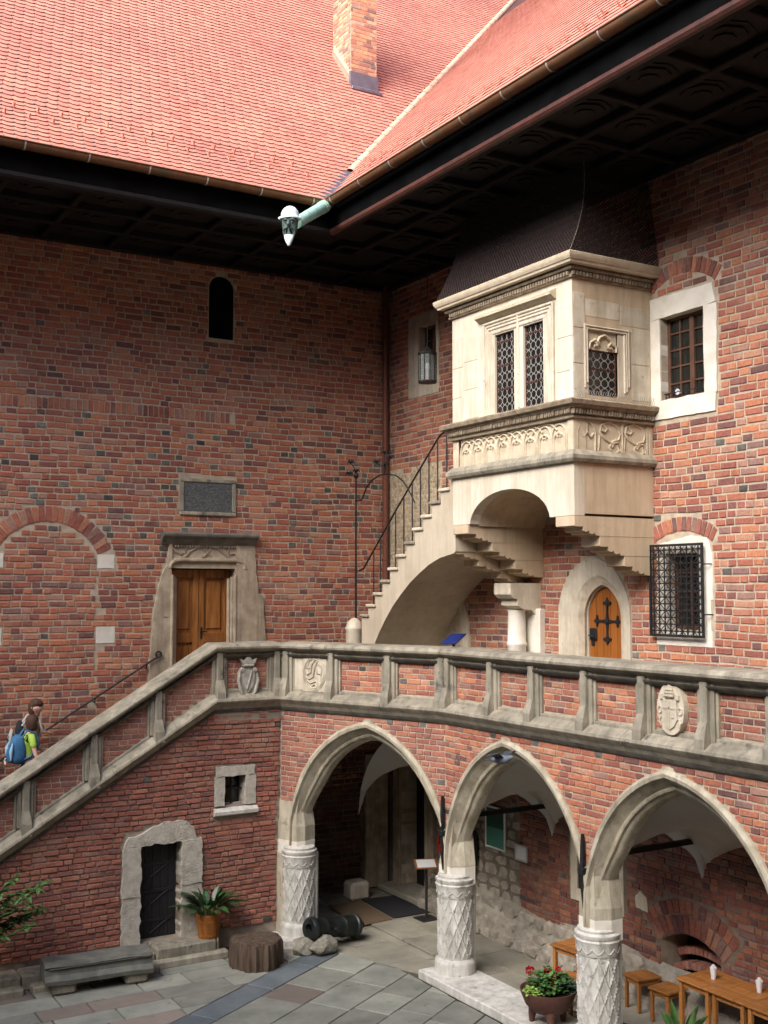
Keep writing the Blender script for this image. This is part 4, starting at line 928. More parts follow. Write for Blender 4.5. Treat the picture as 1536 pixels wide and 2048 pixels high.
mb = MB(); mb.lathe(B.P(4.58, 3.9, .32), [(.15, 0), (.15, .95), (.165, .97), (.165, 1.0), (.15, 1.02), (.14, 1.50), (.16, 1.53)], 18); mb.box(B, 4.44, 4.92, 3.9, 5.45, .0, .12, .01); mb.build('support_column', 'pale_stone', orl, smooth=40)
cp = MB(); cp.prism(Fr((0, -4.38, 0), (1, 0, 0), (0, -1, 0)), [(-.62, 5.86), (-.62, 5.68), (-.56, 5.62), (-.48, 5.60), (-.48, 5.50), (-.36, 5.44), (-.2, 5.43), (-.1, 5.33), (0, 5.3), (0, 5.86)], 0, .44); cp.build('column_capital', 'limestone', orl)
# front window: frame mouldings, hood, mullion, leaded lights
mb = MB()
for k, (d, n, r) in enumerate(((.0, .02, .022), (.05, .015, .018), (.10, .01, .022), (.16, .0, .02))):
    a, b, c = 5.36+d, 7.0-d, 9.80-d
    mb.tube([B.P(a, 8.38, ON+n), B.P(a, c, ON+n)], r, 8); mb.tube([B.P(b, 8.38, ON+n), B.P(b, c, ON+n)], r, 8); mb.tube([B.P(a, c, ON+n), B.P(b, c, ON+n)], r, 8)
mb.build('window_moulding', 'limestone', orl, smooth=50)
mb = MB(); mb.box(B, 5.36, 5.585, 8.37, 9.80, ON-.06, ON+.014, .008); mb.box(B, 6.775, 7.02, 8.37, 9.80, ON-.06, ON+.014, .008); mb.box(B, 5.36, 7.02, 9.615, 9.82, ON-.06, ON+.016, .008); mb.build('window_surround', 'limestone', orl)
extr(B, [(0, 9.84), (.05, 9.86), (.08, 9.89), (.11, 9.90), (.11, 9.94), (.04, 9.98), (0, 10.0)], 5.22, 7.06, 'hood_moulding', 'carved_stone', orl).location.x -= ON
mb = MB(); mb.box(B, 6.10, 6.28, 8.40, 9.62, ON-.16, ON-.01, .03); mb.tube([B.P(6.19, 8.42, ON-.01), B.P(6.19, 9.8, ON+.01)], .028, 8); mb.build('mullion', 'limestone', orl, smooth=40)
def leaded(fr, u0, u1, v0, v1, n, parent, pc, pr):
    mb = MB(); mb.box(fr, u0-.01, u1+.01, v0-.01, v1+.01, n-.02, n-.006); w_ = mb.build('leaded_window', 'glass_lead', parent)
    nc, nr = round((u1-u0)/pc), round((v1-v0)/pr); pu, pv = (u1-u0)/nc, (v1-v0)/nr; mb = MB()
    for i in range(nc):
        for j in range(nr):
            c = (u0+pu*(i+.5), v0+pv*(j+.5)); k = 8; ro, ri = (.50, .41)
            o = [(c[0]+pu*ro*math.cos(2*math.pi*q/k+R(22.5))*1.06, c[1]+pv*ro*math.sin(2*math.pi*q/k+R(22.5))*1.06) for q in range(k)]; ii = [(c[0]+pu*ri*math.cos(2*math.pi*q/k+R(22.5))*1.06, c[1]+pv*ri*math.sin(2*math.pi*q/k+R(22.5))*1.06) for q in range(k)]
            mb.add([fr.P(*q, n) for q in o+ii], [[q, (q+1) % k, k+(q+1) % k, k+q] for q in range(k)])
    mb.build('lead_cames', 'zinc_dark', w_)
    mb = MB()
    for j in range(1, nr):
        if j % 3 == 0: v = v0+pv*j; mb.box(fr, u0, u1, v-.009, v+.009, n-.004, n+.008)
    for q in ((u0-.012, u0+.012, v0, v1), (u1-.012, u1+.012, v0, v1), (u0, u1, v1-.015, v1+.005), (u0, u1, v0, v0+.015)): mb.box(fr, *q, n-.01, n+.012)
    mb.build('saddle_bars', 'fascia_wood', w_)
mat('zinc_dark', [(.26, .25, .23), (.36, .35, .32)], 5, .5, 0, metal=.3)
leaded(B, 5.60, 6.08, 8.40, 9.60, ON-.05, orl, .118, .122); leaded(B, 6.30, 6.76, 8.40, 9.60, ON-.05, orl, .118, .122)
leaded(OS, -1.20, -.66, 8.45, 9.10, -.05, orl, .135, .135)
# side window: frame, tracery head, moulding rods
mb = MB(); mb.box(OS, -1.20, -.66, 9.10, 9.40, -.10, -.025); mb.build('tracery_panel', 'carved_stone', orl)
ribs_on(OS, .0, [[(-1.18, 9.10), (-1.17, 9.18), (-1.08, 9.24), (-1.0, 9.19)], [(-1.04, 9.20), (-.99, 9.28), (-.90, 9.32), (-.80, 9.27), (-.74, 9.19)], [(-.68, 9.10), (-.69, 9.18), (-.78, 9.22), (-.84, 9.16)], [(-1.07, 9.22), (-1.03, 9.16), (-1.09, 9.15)], [(-.80, 9.2), (-.84, 9.15), (-.77, 9.14)]], .022, 'tracery_rib', orl)
ribs_on(OS, .012, [[(-1.27, 8.55), (-1.27, 9.45)], [(-.46, 8.62), (-.46, 9.45)], [(-1.27, 9.42), (-.44, 9.42)], [(-1.23, 8.62), (-1.23, 9.40)], [(-.54, 8.52), (-.54, 9.36)], [(-.50, 8.55), (-.50, 9.4)], [(-1.25, 9.38), (-.5, 9.38)]], .016, 'window_moulding', orl, 'limestone')
mb = MB(); mb.box(OS, -.66, -.44, 8.46, 9.42, -.10, .004, .01); mb.box(OS, -1.28, -1.20, 8.46, 9.42, -.10, .004, .01); mb.build('window_surround', 'limestone', orl)
# wire spikes against birds on the sill
bs = thing('bird_spikes', OS.P(-.8, 8.4, .05), 'row of thin wavy bird wires along the right sill of the oriel', 'bird spikes')
for i in range(34):
    a = -ON+.02+i*.043; mb = MB(); mb.tube([OS.P(a, 8.37, .06), OS.P(a+.015, 8.42, .07), OS.P(a-.005, 8.47, .06), OS.P(a+.012, 8.50, .07)], .0035, 4); mb.build('spike', 'zinc_dark', bs)
# brown net between cornice and eaves
ntm = thing('bird_net', B.P(5.9, 10.4, 1.3), 'dark brown mesh net stretched from the oriel cornice up to the eaves', 'net')
def net_panel(a, b, c, d, uw, vh, k=8):
    mb = MB(); mb.uv = []; rows = []
    for j in range(k+1):
        t = j/k; sag = .10*math.sin(math.pi*t); l = a.lerp(d, t)+Vector((sag, 0, 0)); r = b.lerp(c, t)+Vector((sag, 0, 0)); rows.append([l.lerp(r, i/k) for i in range(k+1)]); mb.uv += [(uw*i/k, vh*t) for i in range(k+1)]
    mb.loft(rows, closed=False); return mb.build('net_panel', 'net', ntm)
net_panel(B.P(U0-.19, 10.385, ON+.19), B.P(U1+.19, 10.385, ON+.19), B.P(U1-.02, 11.76, 1.22), B.P(U0-.12, 11.76, 1.22), 3.3, 1.4)
net_panel(B.P(U1+.19, 10.385, ON+.19), B.P(U1+.19, 10.385, .03), B.P(U1-.02, 11.76, .03), B.P(U1-.02, 11.76, 1.22), 1.6, 1.4)
net_panel(B.P(U0-.19, 10.385, .03), B.P(U0-.19, 10.385, ON+.19), B.P(U0-.12, 11.76, 1.22), B.P(U0-.12, 11.76, .03), 1.6, 1.4)
mb = MB(); mb.tube([B.P(U1+.19, 10.38, ON+.19)+Vector((.10*math.sin(math.pi*t), 0, 0))*1+(B.P(U1-.02, 11.76, 1.22)-B.P(U1+.19, 10.38, ON+.19))*t for t in [i/8 for i in range(9)]], .004, 5); mb.build('edge_wire', 'grey_stone', ntm)
sp = on_x(1137, 393, -.25); mb = MB(); mb.box(Fr(sp, (0, -1, 0), (-1, 0, 0)), -.09, .09, -.06, .06, -.05, .05, .015); mb.box(Fr(sp, (0, -1, 0), (-1, 0, 0)), -.02, .02, .05, .16, -.02, .02); o = mb.build('floodlight', 'strap_grey', None); tag(o, 'small pale floodlight box under the dark eaves above the oriel', 'floodlight')
# lantern hanging left of the oriel
lc = on_x(855, 734, -.9); ln = thing('hanging_lantern', lc-Z*.27, 'glass lantern hanging from a chain in front of the small window left of the oriel', 'lantern')
mb = MB(); mb.lathe(lc, [(.15, -.25), (.15, .23)], 10); mb.build('glass', 'lamp_glass', ln)
mb = MB(); mb.lathe(lc, [(.165, -.28), (.165, -.25), (.0, -.25)], 10); mb.lathe(lc, [(.17, .22), (.17, .25), (.12, .27), (.05, .33), (.02, .36)], 10)
for i in range(10): a = 2*math.pi*i/10; mb.tube([lc+Vector((math.cos(a)*.155, math.sin(a)*.155, -.26)), lc+Vector((math.cos(a)*.155, math.sin(a)*.155, .24))], .007, 4)
mb.build('frame', 'iron', ln)
mb = MB(); mb.lathe(lc, [(.02, -.22), (.022, -.05), (.035, -.02), (.03, .06), (.0, .08)], 8); mb.build('bulb', 'ceramic_white', ln, smooth=50)
mb = MB(); mb.tube([lc+Z*.35, Vector((lc.x, lc.y, 11.72))], .008, 5); mb.build('chain', 'iron', ln)
# ================================================================== STAIR TO THE ORIEL
ost = thing('oriel_staircase', B.P(2.9, 3.9, .7), 'pale plastered flying stair with grey treads rising to the oriel', 'staircase')
NOS = [(1.45, 5.32), (1.68, 5.50), (1.92, 5.71), (2.17, 5.93), (2.43, 6.14), (2.70, 6.36), (2.97, 6.57), (3.23, 6.79), (3.49, 6.99), (3.75, 7.20), (4.02, 7.39), (4.28, 7.60)]
pl = [(1.45, 3.9)]
for i, (u, z) in enumerate(NOS):
    pl.append((u+.03, (NOS[i-1][1] if i else 5.15)-.05)); pl.append((u+.03, z-.05))
pl += [(4.46, 7.55), (4.46, 6.36), (4.40, 6.33), (4.02, 6.27), (3.70, 6.17), (3.42, 6.04), (3.10, 5.87), (2.79, 5.66), (2.52, 5.45), (2.29, 5.23), (2.08, 5.0), (1.91, 4.78), (1.78, 4.4), (1.72, 3.9)]
mb = MB(); mb.prism(B, pl, .0, 1.43); 
mat('stair_plaster', [(.42, .355, .26), (.50, .43, .325), (.56, .49, .385)], 1.5, .92, .15, 80, spots=((.60, .54, .44), .22, 2.5), streak=(.33, .275, .2), streak_amt=.4)
mb.build('stair_body', 'stair_plaster', ost)
for i, (u, z) in enumerate(NOS):
    mb = MB(); mb.box(B, u-.01, u+.30, z-.055, z, .0, 1.47, .012, tint=random.random()); mb.build('step', 'limestone' if i % 3 else 'grey_stone', ost)
mb = MB(); mb.lathe(B.P(1.24, 3.9, 1.45), [(.155, 0), (.155, 1.12), (.165, 1.14), (.165, 1.17), (.15, 1.19), (.13, 1.27), (.06, 1.33), (.0, 1.35)], 18); mb.build('newel_stone', 'limestone', ost, smooth=40)
rl = thing('iron_railing', B.P(2.7, 5.2, 1.4), 'black iron railing with lily finials and arched overthrow on the oriel stair', 'railing')
RP = [(1.25, 6.10), (1.42, 6.14), (1.60, 6.30), (2.54, 7.13), (3.30, 7.77), (3.82, 8.20), (3.95, 8.29), (4.10, 8.33), (4.45, 8.36)]
def rz(u):
    for (a, b), (c, d) in zip(RP, RP[1:]):
        if a <= u <= c: return b+(d-b)*(u-a)/(c-a)
    return RP[-1][1]
mb = MB(); mb.tube([B.P(a, b, 1.36) for a, b in RP], .017, 6); mb.build('handrail', 'iron', rl, smooth=60)
for (u, z) in NOS[1:]:
    mb = MB(); uu = u+.10; mb.tube([B.P(uu, z-.1 if False else z-.02, 1.36), B.P(uu, rz(uu), 1.36)], .012, 6); mb.build('baluster', 'iron', rl)
mb = MB(); mb.tube([B.P(1.24, 5.22, 1.42), B.P(1.24, 7.82, 1.42)], [.022, .016], 8); mb.build('post', 'iron', rl)
mb = MB(); mb.tube([B.P(a, b, 1.42) for a, b in ((1.24, 7.38), (1.44, 7.38), (1.52, 7.46), (1.62, 7.60), (1.85, 7.72), (2.1, 7.78), (2.37, 7.78), (2.65, 7.72), (2.85, 7.62), (3.02, 7.48), (3.15, 7.33), (3.24, 7.22))], .014, 6); mb.build('overthrow', 'iron', rl, smooth=60)
def lily(u, v, du, dv, sz):
    mb = MB(); tip = (u+du, v+dv); mb.tube([B.P(u, v, 1.42), B.P(u+du*.35, v+dv*.7, 1.42), B.P(*tip, 1.42)], .010, 5)
    for a in range(5):
        t = 2*math.pi*a/5; mb.tube([B.P(*tip, 1.42), B.P(tip[0]+math.cos(t)*sz, tip[1]+.03+sz*.4, 1.42+math.sin(t)*sz), B.P(tip[0]+math.cos(t)*sz*1.7, tip[1]+.0, 1.42+math.sin(t)*sz*1.7)], [.012, .022, .003], 5)
    mb.build('lily_finial', 'iron', rl, smooth=60)
for q in ((1.24, 7.82, -.20, .26), (1.24, 7.82, -.26, .06), (1.24, 7.82, .0, .08), (2.26, 7.80, .0, .34), (2.26, 7.80, -.28, .20), (2.26, 7.80, .20, .24), (2.26, 7.8, .02, .12)): lily(*q, .045)
mb = MB(); mb.lathe(B.P(1.24, 7.84, 1.42), [(.02, -.05), (.05, -.02), (.05, .03), (.015, .06)], 10); mb.build('knop', 'iron', rl, smooth=60)
# blue notice board on the gallery
c = on_x(907, 1278, -.6); bs_ = thing('notice_stand', (c.x, c.y, 3.92), 'slanted dark blue notice board on a thin post, under the oriel stair', 'sign')
mb = MB(); mb.tube([(c.x, c.y, 3.92), (c.x, c.y, c.z)], .025, 8); mb.lathe((c.x, c.y, 3.92), [(.16, 0), (.16, .02), (.03, .03)], 12); mb.build('post', 'iron', bs_)
vv = (RT*.55+Vector((FW.x, FW.y, 0))*.75+Z*.42).normalized(); tf = Fr(c, RT, RT.cross(vv), v=vv); mb = MB(); mb.box(tf, -.13, .13, -.19, .19, -.012, .012, .005); mb.build('board', 'sign_blue', bs_)
# ================================================================== MAIN STAIR AND ITS OUTER WALL
SLP = .604; UK = -4.45; ZB = 3.83                       # slope, kink of the parapet, underside of the string course
def zstr(u): return ZB if u >= UK else ZB-SLP*(UK-u)
stw = thing('staircase', (-6, -1.2, 0), 'brick stone-edged staircase on the left climbing to the upper landing', 'staircase')
LD = rect(-5.65, -4.98, .28, 1.77); LWN = rect(-4.25, -3.88, 2.25, 2.72)
sw = plate(S, [(-11.0, 0), (-3.245, 0), (-3.245, ZB+.05), (UK, ZB+.05), (-10.8, zstr(-10.8)+.05), (-11.0, .05)], [LD, LWN], 0, 'wall', ['mortar_grey'], stw, depth=.35)
LDO = [(-5.95, .26), (-5.95, 1.80), (-5.86, 1.96), (-5.62, 2.0), (-5.4, 2.10), (-5.0, 2.09), (-4.83, 2.02), (-4.80, 1.84), (-4.66, 1.80), (-4.62, .26)]
LWO = rect(-4.42, -3.70, 2.08, 2.88)
def insS(u, v):
    return u > -3.26 or v > zstr(u)+.03 or in_poly(u, v, LDO) or in_poly(u, v, LWO) or (u > -3.30 and v < 2.3)
bl = courses(-10.8, -3.245, .30, 3.9, .0815, .26, .145, .017, insS, 51, lambda u, v: .01, lambda u, v: .012*math.sin(u*2.1+v*1.7))
lay_bricks(S, bl, sw, 'brick_worn', 300, .026)
for k, (n0, n1, x0, x1) in enumerate(((-.0, 1.8, -11.0, -3.3),)):
    pass
i = 0
while True:
    x1 = UK-.2815*i; z1 = 3.90-.17*(i+1)+.0
    if z1 < .05: break
    mb = MB(); mb.box(WORLD, x1-.31, x1, z1-.17, z1+.0, -1.60, -.01, .012, tint=random.random()); mb.build('step', 'grey_stone', stw); i += 1
# rough stone door surround, plank door
dst = [[(-5.95, .26), (-5.65, .26), (-5.65, 1.0), (-5.94, 1.0)], [(-5.95, 1.0), (-5.65, 1.0), (-5.65, 1.77), (-5.92, 1.78)], [(-5.92, 1.78), (-4.70, 1.77), (-4.78, 1.98), (-4.90, 2.08), (-5.2, 2.11), (-5.45, 2.05), (-5.6, 1.97), (-5.84, 1.92)], [(-4.98, 1.1), (-4.63, 1.1), (-4.65, 1.80), (-4.98, 1.77)], [(-4.98, .26), (-4.60, .26), (-4.63, 1.1), (-4.98, 1.1)]]
for i, q in enumerate(dst):
    mb = MB(); mb.prism(S, jag(q, .018, .07, i+3), -.25, .055+.012*(i % 2), tint=random.random()); mb.build('door_stone', 'rough_stone', stw)
mb = MB(); mb.box(S, -5.66, -4.97, .27, 1.78, -.26, -.20); ld = mb.build('door_leaf', 'dark_wood', stw)
for k in range(5):
    mb = MB(); mb.box(S, -5.645+.132*k, -5.645+.132*(k+1)-.004, .29, 1.76, -.20, -.185, .004); mb.build('plank', 'dark_wood', ld)
for (a, b, c, d) in ((.55, .0, .55, 1), (1.0, 0, 1.02, 1), (1.42, 0, 1.44, 1)):
    mb = MB(); mb.box(S, -5.60, -5.05, a-.025, a+.025, -.186, -.165, .004, shear=.03); mb.build('batten', 'dark_wood', ld)
for k, (u0, v0, u1, v1) in enumerate(((-5.42, 1.22, -5.12, 1.42), (-5.42, .80, -5.12, 1.0), (-5.42, .35, -5.12, .55), (-5.62, 1.02, -5.45, 1.2), (-5.62, .58, -5.42, .8))):
    mb = MB(); mb.tube([S.P(u0, v0, -.175), S.P(u1, v1, -.175)], .012, 5); mb.build('iron_strip', 'iron', ld)
mb = MB(); mb.tube([S.P(-4.99, 1.08, -.18), S.P(-4.96, 1.08, -.02), S.P(-4.93, 1.05, .0)], .014, 6); mb.build('handle', 'iron', ld)
# small barred window
wst = [rect(-4.40, -3.72, 2.72, 2.88), rect(-4.42, -4.25, 2.25, 2.72), rect(-3.88, -3.70, 2.25, 2.72)]
for i, q in enumerate(wst):
    mb = MB(); mb.prism(S, jag(q, .010, .07, i+31), -.22, .035, tint=random.random()); mb.build('window_stone', 'rough_stone', stw)
mb = MB(); mb.prism(Fr((0, YS, 0), (0, -1, 0), (1, 0, 0)), [(-.22, 2.26), (.02, 2.22), (.09, 2.17), (.09, 2.12), (.05, 2.10), (-.22, 2.10)], -4.44, -3.67); mb.build('window_sill', 'white_stone', stw)
mb = MB(); mb.box(S, -4.26, -3.87, 2.24, 2.73, -.30, -.25); sg = mb.build('window', 'glass_dark', stw)
for q in ([(-4.07, 2.25), (-4.07, 2.72)], [(-4.25, 2.49), (-3.88, 2.49)]):
    mb = MB(); mb.tube([S.P(*q[0], -.14), S.P(*q[1], -.14)], .013, 6); mb.build('bar', 'iron', sg)
# plinth stones at the foot
rnd = random.Random(8); u = -11.0
while u < -4.5:
    w_ = rnd.uniform(.7, 1.3); hi = .27 if u > -6.1 else .22; nn = .40+rnd.uniform(-.03, .04)
    mb = MB(); mb.box(S, u, min(u+w_, -4.45)-.012, -.02, hi+rnd.uniform(-.02, .02), -.02, nn, .03, tint=rnd.random()); mb.build('plinth_stone', 'grey_stone', stw)
    if u < -6.3: mb = MB(); mb.box(S, u+.1, u+w_-.02, -.02, .09, nn-.02, nn+.22, .02, tint=rnd.random()); mb.build('plinth_stone', 'grey_stone', stw)
    u += w_
mb = MB(); mb.box(S, -5.9, -4.35, -.02, .12, .36, .52, .03); mb.build('door_step', 'grey_stone', stw)
mb = MB(); mb.box(WORLD, -3.36, -3.30, 0, 3.6, YS+.30, -.02); mb.build('inner_wall', 'brick_passage_shade', stw)
# ================================================================== ARCADE
arc = thing('arcade', (-1.9, -7, 0), 'brick arcade of pointed stone arches on carved columns below the gallery', 'arcade')
ARCH1 = (1.86, 1.55, 1.48); ARCH2 = [(6.5, 1.40, 1.70), (9.6, 1.38, 1.70), (12.72, 1.40, 1.70), (15.84, 1.40, 1.70)]
ZA, RISE = 1.80, 1.82; BOT = 1.46
def arcade_poly(ua, ub, arches):
    p = [(ua, BOT)]
    for (uc, al, ar) in arches: p += pointed(uc, al-.04, ar-.04, ZA, RISE, 0, 14, ZA-BOT)
    p += [(ub, BOT), (ub, ZB+.05), (ua, ZB+.05)]; return p
ap1 = arcade_poly(.0, LW1, [ARCH1]); ap2 = arcade_poly(5.0, 17.6, ARCH2)
w1 = MB(); w1.prism(G1, ap1, -.30, 0); w1 = w1.build('wall', 'mortar', arc)
w2 = MB(); w2.prism(G2, ap2, -.30, 0); w2 = w2.build('wall', 'mortar', arc)
def ins_arc(arches, ua, ub):
    polys = [pointed(uc, al, ar, ZA, RISE, -.012, 14, .6) for uc, al, ar in arches]; feet = [uc-al for uc, al, ar in arches]+[uc+ar for uc, al, ar in arches]
    def f(u, v):
        if v > ZB+.02 or any(in_poly(u, v, p) for p in polys): return True
        return v < 2.22 and any(abs(u-q) < .42 for q in feet)
    return f
bl = courses(.02, LW1, 1.5, ZB+.03, .083, .26, .145, .016, ins_arc([ARCH1], 0, LW1), 61, lambda u, v: .015); lay_bricks(G1, bl, w1, 'brick_worn', 300, .013)
bl = courses(5.0, 17.5, 1.5, ZB+.03, .083, .26, .145, .016, ins_arc(ARCH2, 5, 14), 62, lambda u, v: .03); lay_bricks(G2, bl, w2, 'brick_warm', 300, .013)
APROF = [(-.055, -.02), (-.055, .045), (-.015, .078), (.03, .068), (.045, .025), (.06, .0), (.095, -.03), (.115, -.08), (.135, -.095), (.155, -.08), (.18, -.095), (.19, -.14), (.215, -.155), (.235, -.19), (.24, -.31)]
def archivolt(fr, a, parent):
    out_ = pointed(a[0], a[1], a[2], ZA, RISE, -.055, 14, ZA-BOT); lines = []
    for i, n in APROF:                                   # the mouldings narrow as they die into the springers
        q = pointed(a[0], a[1], a[2], ZA, RISE, i, 14, ZA-BOT); lines.append([(o[0]+(p[0]-o[0])*min(1, max(.42, (p[1]-1.6)/.95)), o[1]+(p[1]-o[1])*1.0) for o, p in zip(out_, q)])
    k = len(lines[0]); cuts = [0, 4, 8, 12, 15, 18, 22, 26, k-1]
    for c0, c1 in zip(cuts, cuts[1:]):
        mb = MB(); mb.loft([[fr.P(*lines[j][i], APROF[j][1]) for i in range(c0, c1+1)] for j in range(len(APROF))], closed=False, tint=random.random()); mb.build('arch_stone', 'arch_stone', parent, smooth=35)
mat('arch_stone', [(.36, .315, .225), (.46, .41, .305), (.54, .49, .385)], 4, .9, .3, 60, vary=.10, spots=((.20, .185, .14), .33, 7), streak=(.17, .15, .105), streak_amt=.6)
archivolt(G1, ARCH1, arc)
for a in ARCH2: archivolt(G2, a, arc)
# keystone leaves on top of the hoods
for fr, a in [(G1, ARCH1)]+[(G2, q) for q in ARCH2]:
    mb = MB(); mb.prism(fr, jag([(a[0]-.30, ZA+RISE-.10), (a[0]-.1, ZA+RISE+.03), (a[0]-.05, ZA+RISE+.085), (a[0]+.1, ZA+RISE+.085), (a[0]+.15, ZA+RISE+.02), (a[0]+.36, ZA+RISE-.10), (a[0], ZA+RISE+.0)], .012, .06, 2), -.01, .03); mb.build('hood_moss_stone', 'arch_stone', arc)
# springers over the columns
def springer(fr, poly, n0, n1, nm='springer', mname='arch_stone'):
    mb = MB(); mb.prism(fr, poly, n0, n1, tint=random.random()); mb.build(nm, mname, arc)
def pier_block(fr, plan, z0, z1, zt, nm, mname):
    """block over a column: plan points (u, n), its top shrinks towards the wall between the arches"""
    cu = sum(p[0] for p in plan)/len(plan); mb = MB(); mb.loft([[fr.P(u, z0, n) for u, n in plan], [fr.P(u, z1, n) for u, n in plan], [fr.P(cu+(u-cu)*.55, zt, n-.03) for u, n in plan]], tint=random.random()); mb.build(nm, mname, arc)
PL1 = [(-.03, .028), (.40, .028), (.47, -.10), (.47, -.34), (-.03, -.34)]
pier_block(G1, PL1, 1.62, 1.86, 2.24, 'springer', 'arch_stone'); pier_block(G1, [(u*1.02, n+.008) for u, n in PL1], 1.42, 1.619, 1.6195, 'impost', 'pale_stone')
springer(G1, rect(.0, .34, 1.62, 2.26), -.38, .014)
for uc, wl, wr, zt in ((5.03, .16, .25, 1.80), (8.21, .19, .23, 1.92), (11.32, .2, .24, 1.92), (14.44, .2, .24, 1.92)):
    pl = [(uc-wl, -.16), (uc-min(wl, .16), .03), (uc+.14, .03), (uc+wr, -.16), (uc+wr, -.34), (uc-wl, -.34)]
    pier_block(G2, pl, 1.66, zt-.12, zt+.30, 'springer', 'arch_stone'); pier_block(G2, [(uc+(u-uc)*1.015, n+.006) for u, n in pl], 1.40, 1.659, 1.6595, 'impost', 'pale_stone')
# carved columns
def col_mesh():
    K, HH = 96, 72; vs = []; fs = []; z0, z1 = .20, 1.10; r0 = .25
    mb = MB(); mb.lathe((0, 0, 0), [(.305, 0), (.305, .15), (.295, .18), (.262, .20)], 28); mb.lathe((0, 0, 0), [(.262, 1.10), (.275, 1.115), (.275, 1.13)], 28)
    base = MB()
    rings = []
    for j in range(HH+1):
        z = z0+(z1-z0)*j/HH; row = []
        for i in range(K):
            a = 2*math.pi*i/K; p = i*12/K; q = (z-z0)/.34
            d1 = abs((p+q) % 1-.5); d2 = abs((p-q) % 1-.5); rg = max(0, 1-min(.5-d1, .5-d2)/.12); e = .022*rg+.010*max(0, 1-abs((p % 1)-.5)/.08)*.6
            if z < z0+.07 or z > z1-.05: e = e*.5
            r = r0+e; row.append(Vector((r*math.cos(a), r*math.sin(a), z)))
        rings.append(row)
    base.loft(rings, cap=False)
    cap = MB(); rings = []
    for z, r in ((1.10, .262), (1.13, .268), (1.16, .262), (1.24, .272), (1.28, .285), (1.30, .275), (1.33, .29), (1.36, .29), (1.38, .25), (1.41, .255), (1.43, .22)):
        rings.append([Vector((r*math.cos(a), r*math.sin(a), z))*1 if not 1.14 < z < 1.29 else Vector(((r+.012*abs(math.sin(a*6)))*math.cos(a), (r+.012*abs(math.sin(a*6)))*math.sin(a), z)) for a in [2*math.pi*i/48 for i in range(48)]])
    cap.loft(rings)
    for i in range(12):                                  # little hanging arches under the capital
        pts = []
        for k in range(7):
            a = 2*math.pi*(i+k/6)/12; pts.append(Vector((.272*math.cos(a), .272*math.sin(a), 1.20-.06*math.sin(math.pi*k/6))))
        cap.tube(pts, .008, 4)
    ft = MB(); ft.lathe((0, 0, 0), [(.305, 0), (.305, .15), (.295, .18), (.262, .205), (.25, .22)], 28)
    return base, cap, ft
cb_, cc_, cf_ = col_mesh(); proto = None
for k, (x, y, zb) in enumerate(((-3.03, -2.20, .12), (-1.87, -5.05, .12), (-1.86, -8.20, .12), (-1.86, -11.33, .12), (-1.86, -14.45, .12))):
    if k == 0:
        pc = []
        for m_, nm in ((cb_, 'column_shaft'), (cc_, 'column_capital'), (cf_, 'column_base')):
            m_.v = [v+Vector((x, y, zb)) for v in m_.v]; pc.append(m_.build(nm, 'white_stone', arc, smooth=35))
        base0 = (x, y, zb)
    else:
        for o in pc:
            c = o.copy(); COL.objects.link(c); c.location = o.location+Vector((x-base0[0], y-base0[1], 0)); c.rotation_euler = (0, 0, .3*k)
    mb = MB(); mb.box(WORLD, x+.04, x+.30, .10, 1.46, y-.15, y+.15, .04); mb.build('pier', 'white_stone', arc)
mb = MB(); mb.prism(Fr((0, 0, 0), (1, 0, 0), (0, 0, -1), v=(0, 1, 0)), [(-3.42, -2.50), (-2.98, -2.62), (-2.70, -2.30), (-2.7, -1.8), (-3.42, -1.8)], -.12, -.0); mb.build('column_plinth', 'white_stone', arc)
mb = MB(); mb.box(WORLD, -3.30, -2.98, .0, 1.44, -2.10, -1.80, .02); mb.build('pier', 'arch_stone', arc)
y = -4.72; k = 0
while y > -17.4:
    L = 1.55+.2*((k*5) % 3); mb = MB(); mb.box(WORLD, -2.32+.02*(k % 2)*.3, -1.56, -.02, .12, y-L+.008, y, .018, tint=random.random()); mb.build('kerb_stone', 'white_stone', arc); y -= L; k += 1
# vault
def g_(t, k=.4): return math.sqrt(max(0., 1-((abs(t)+k)/(1+k))**2))/math.sqrt(1-(k/(1+k))**2)
for (a, b) in ((1.9, 5.05), (5.05, 8.2), (8.2, 11.33), (11.33, 14.45), (14.45, 17.6)):
    rows = []
    for j in range(15):
        x = -1.74+1.74*j/14; rows.append([])
        for i in range(41):
            u = a+(b-a)*i/40; t = (u-(a+b)/2)/((b-a)/2); rr = 1.66+(.78-1.66)*(j/14)**.8; z = 1.84+max(rr*g_(t, .5), .95*g_((x+.87)/.87, .3)); rows[-1].append(Vector((x, -u, z)))
    mb = MB(); mb.loft(rows, closed=False); mb.build('vault', 'vault_plaster', arc, smooth=30)
mat('passage_shade_plaster', [(.13, .12, .105), (.20, .185, .16)], 2, .95, .2, 40)  # plaster darkened to paint shade inside the passage
fl = MB(); PF = Fr((0, 0, 0), (1, 0, 0), (0, 0, 1), v=(0, 1, 0))
fl.prism(PF, [(-3.10, -1.92), (-1.80, -5.0), (-1.80, -17.6), (-.003, -17.6), (-.003, -1.92)], 3.62, 3.90); fl.prism(PF, rect(UK, -.003, -1.92, -.003), 3.60, 3.895); fl.build('gallery_floor', 'slab_beige', arc)
mb = MB(); mb.prism(PF, [(-3.3, -.02), (-3.3, -1.9), (-3.05, -2.0), (-1.75, -5.05), (-.02, -5.05), (-.02, -.02)], 3.36, 3.40); mb.build('passage_ceiling', 'passage_shade_plaster', arc)
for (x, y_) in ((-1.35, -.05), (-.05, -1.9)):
    mb = MB(); mb.lathe((x, y_, 2.2), [(.02, -.1), (.10, .2), (.28, .6), (.62, 1.18)], 10); mb.build('vault_pendant', 'passage_shade_plaster', arc, smooth=50)
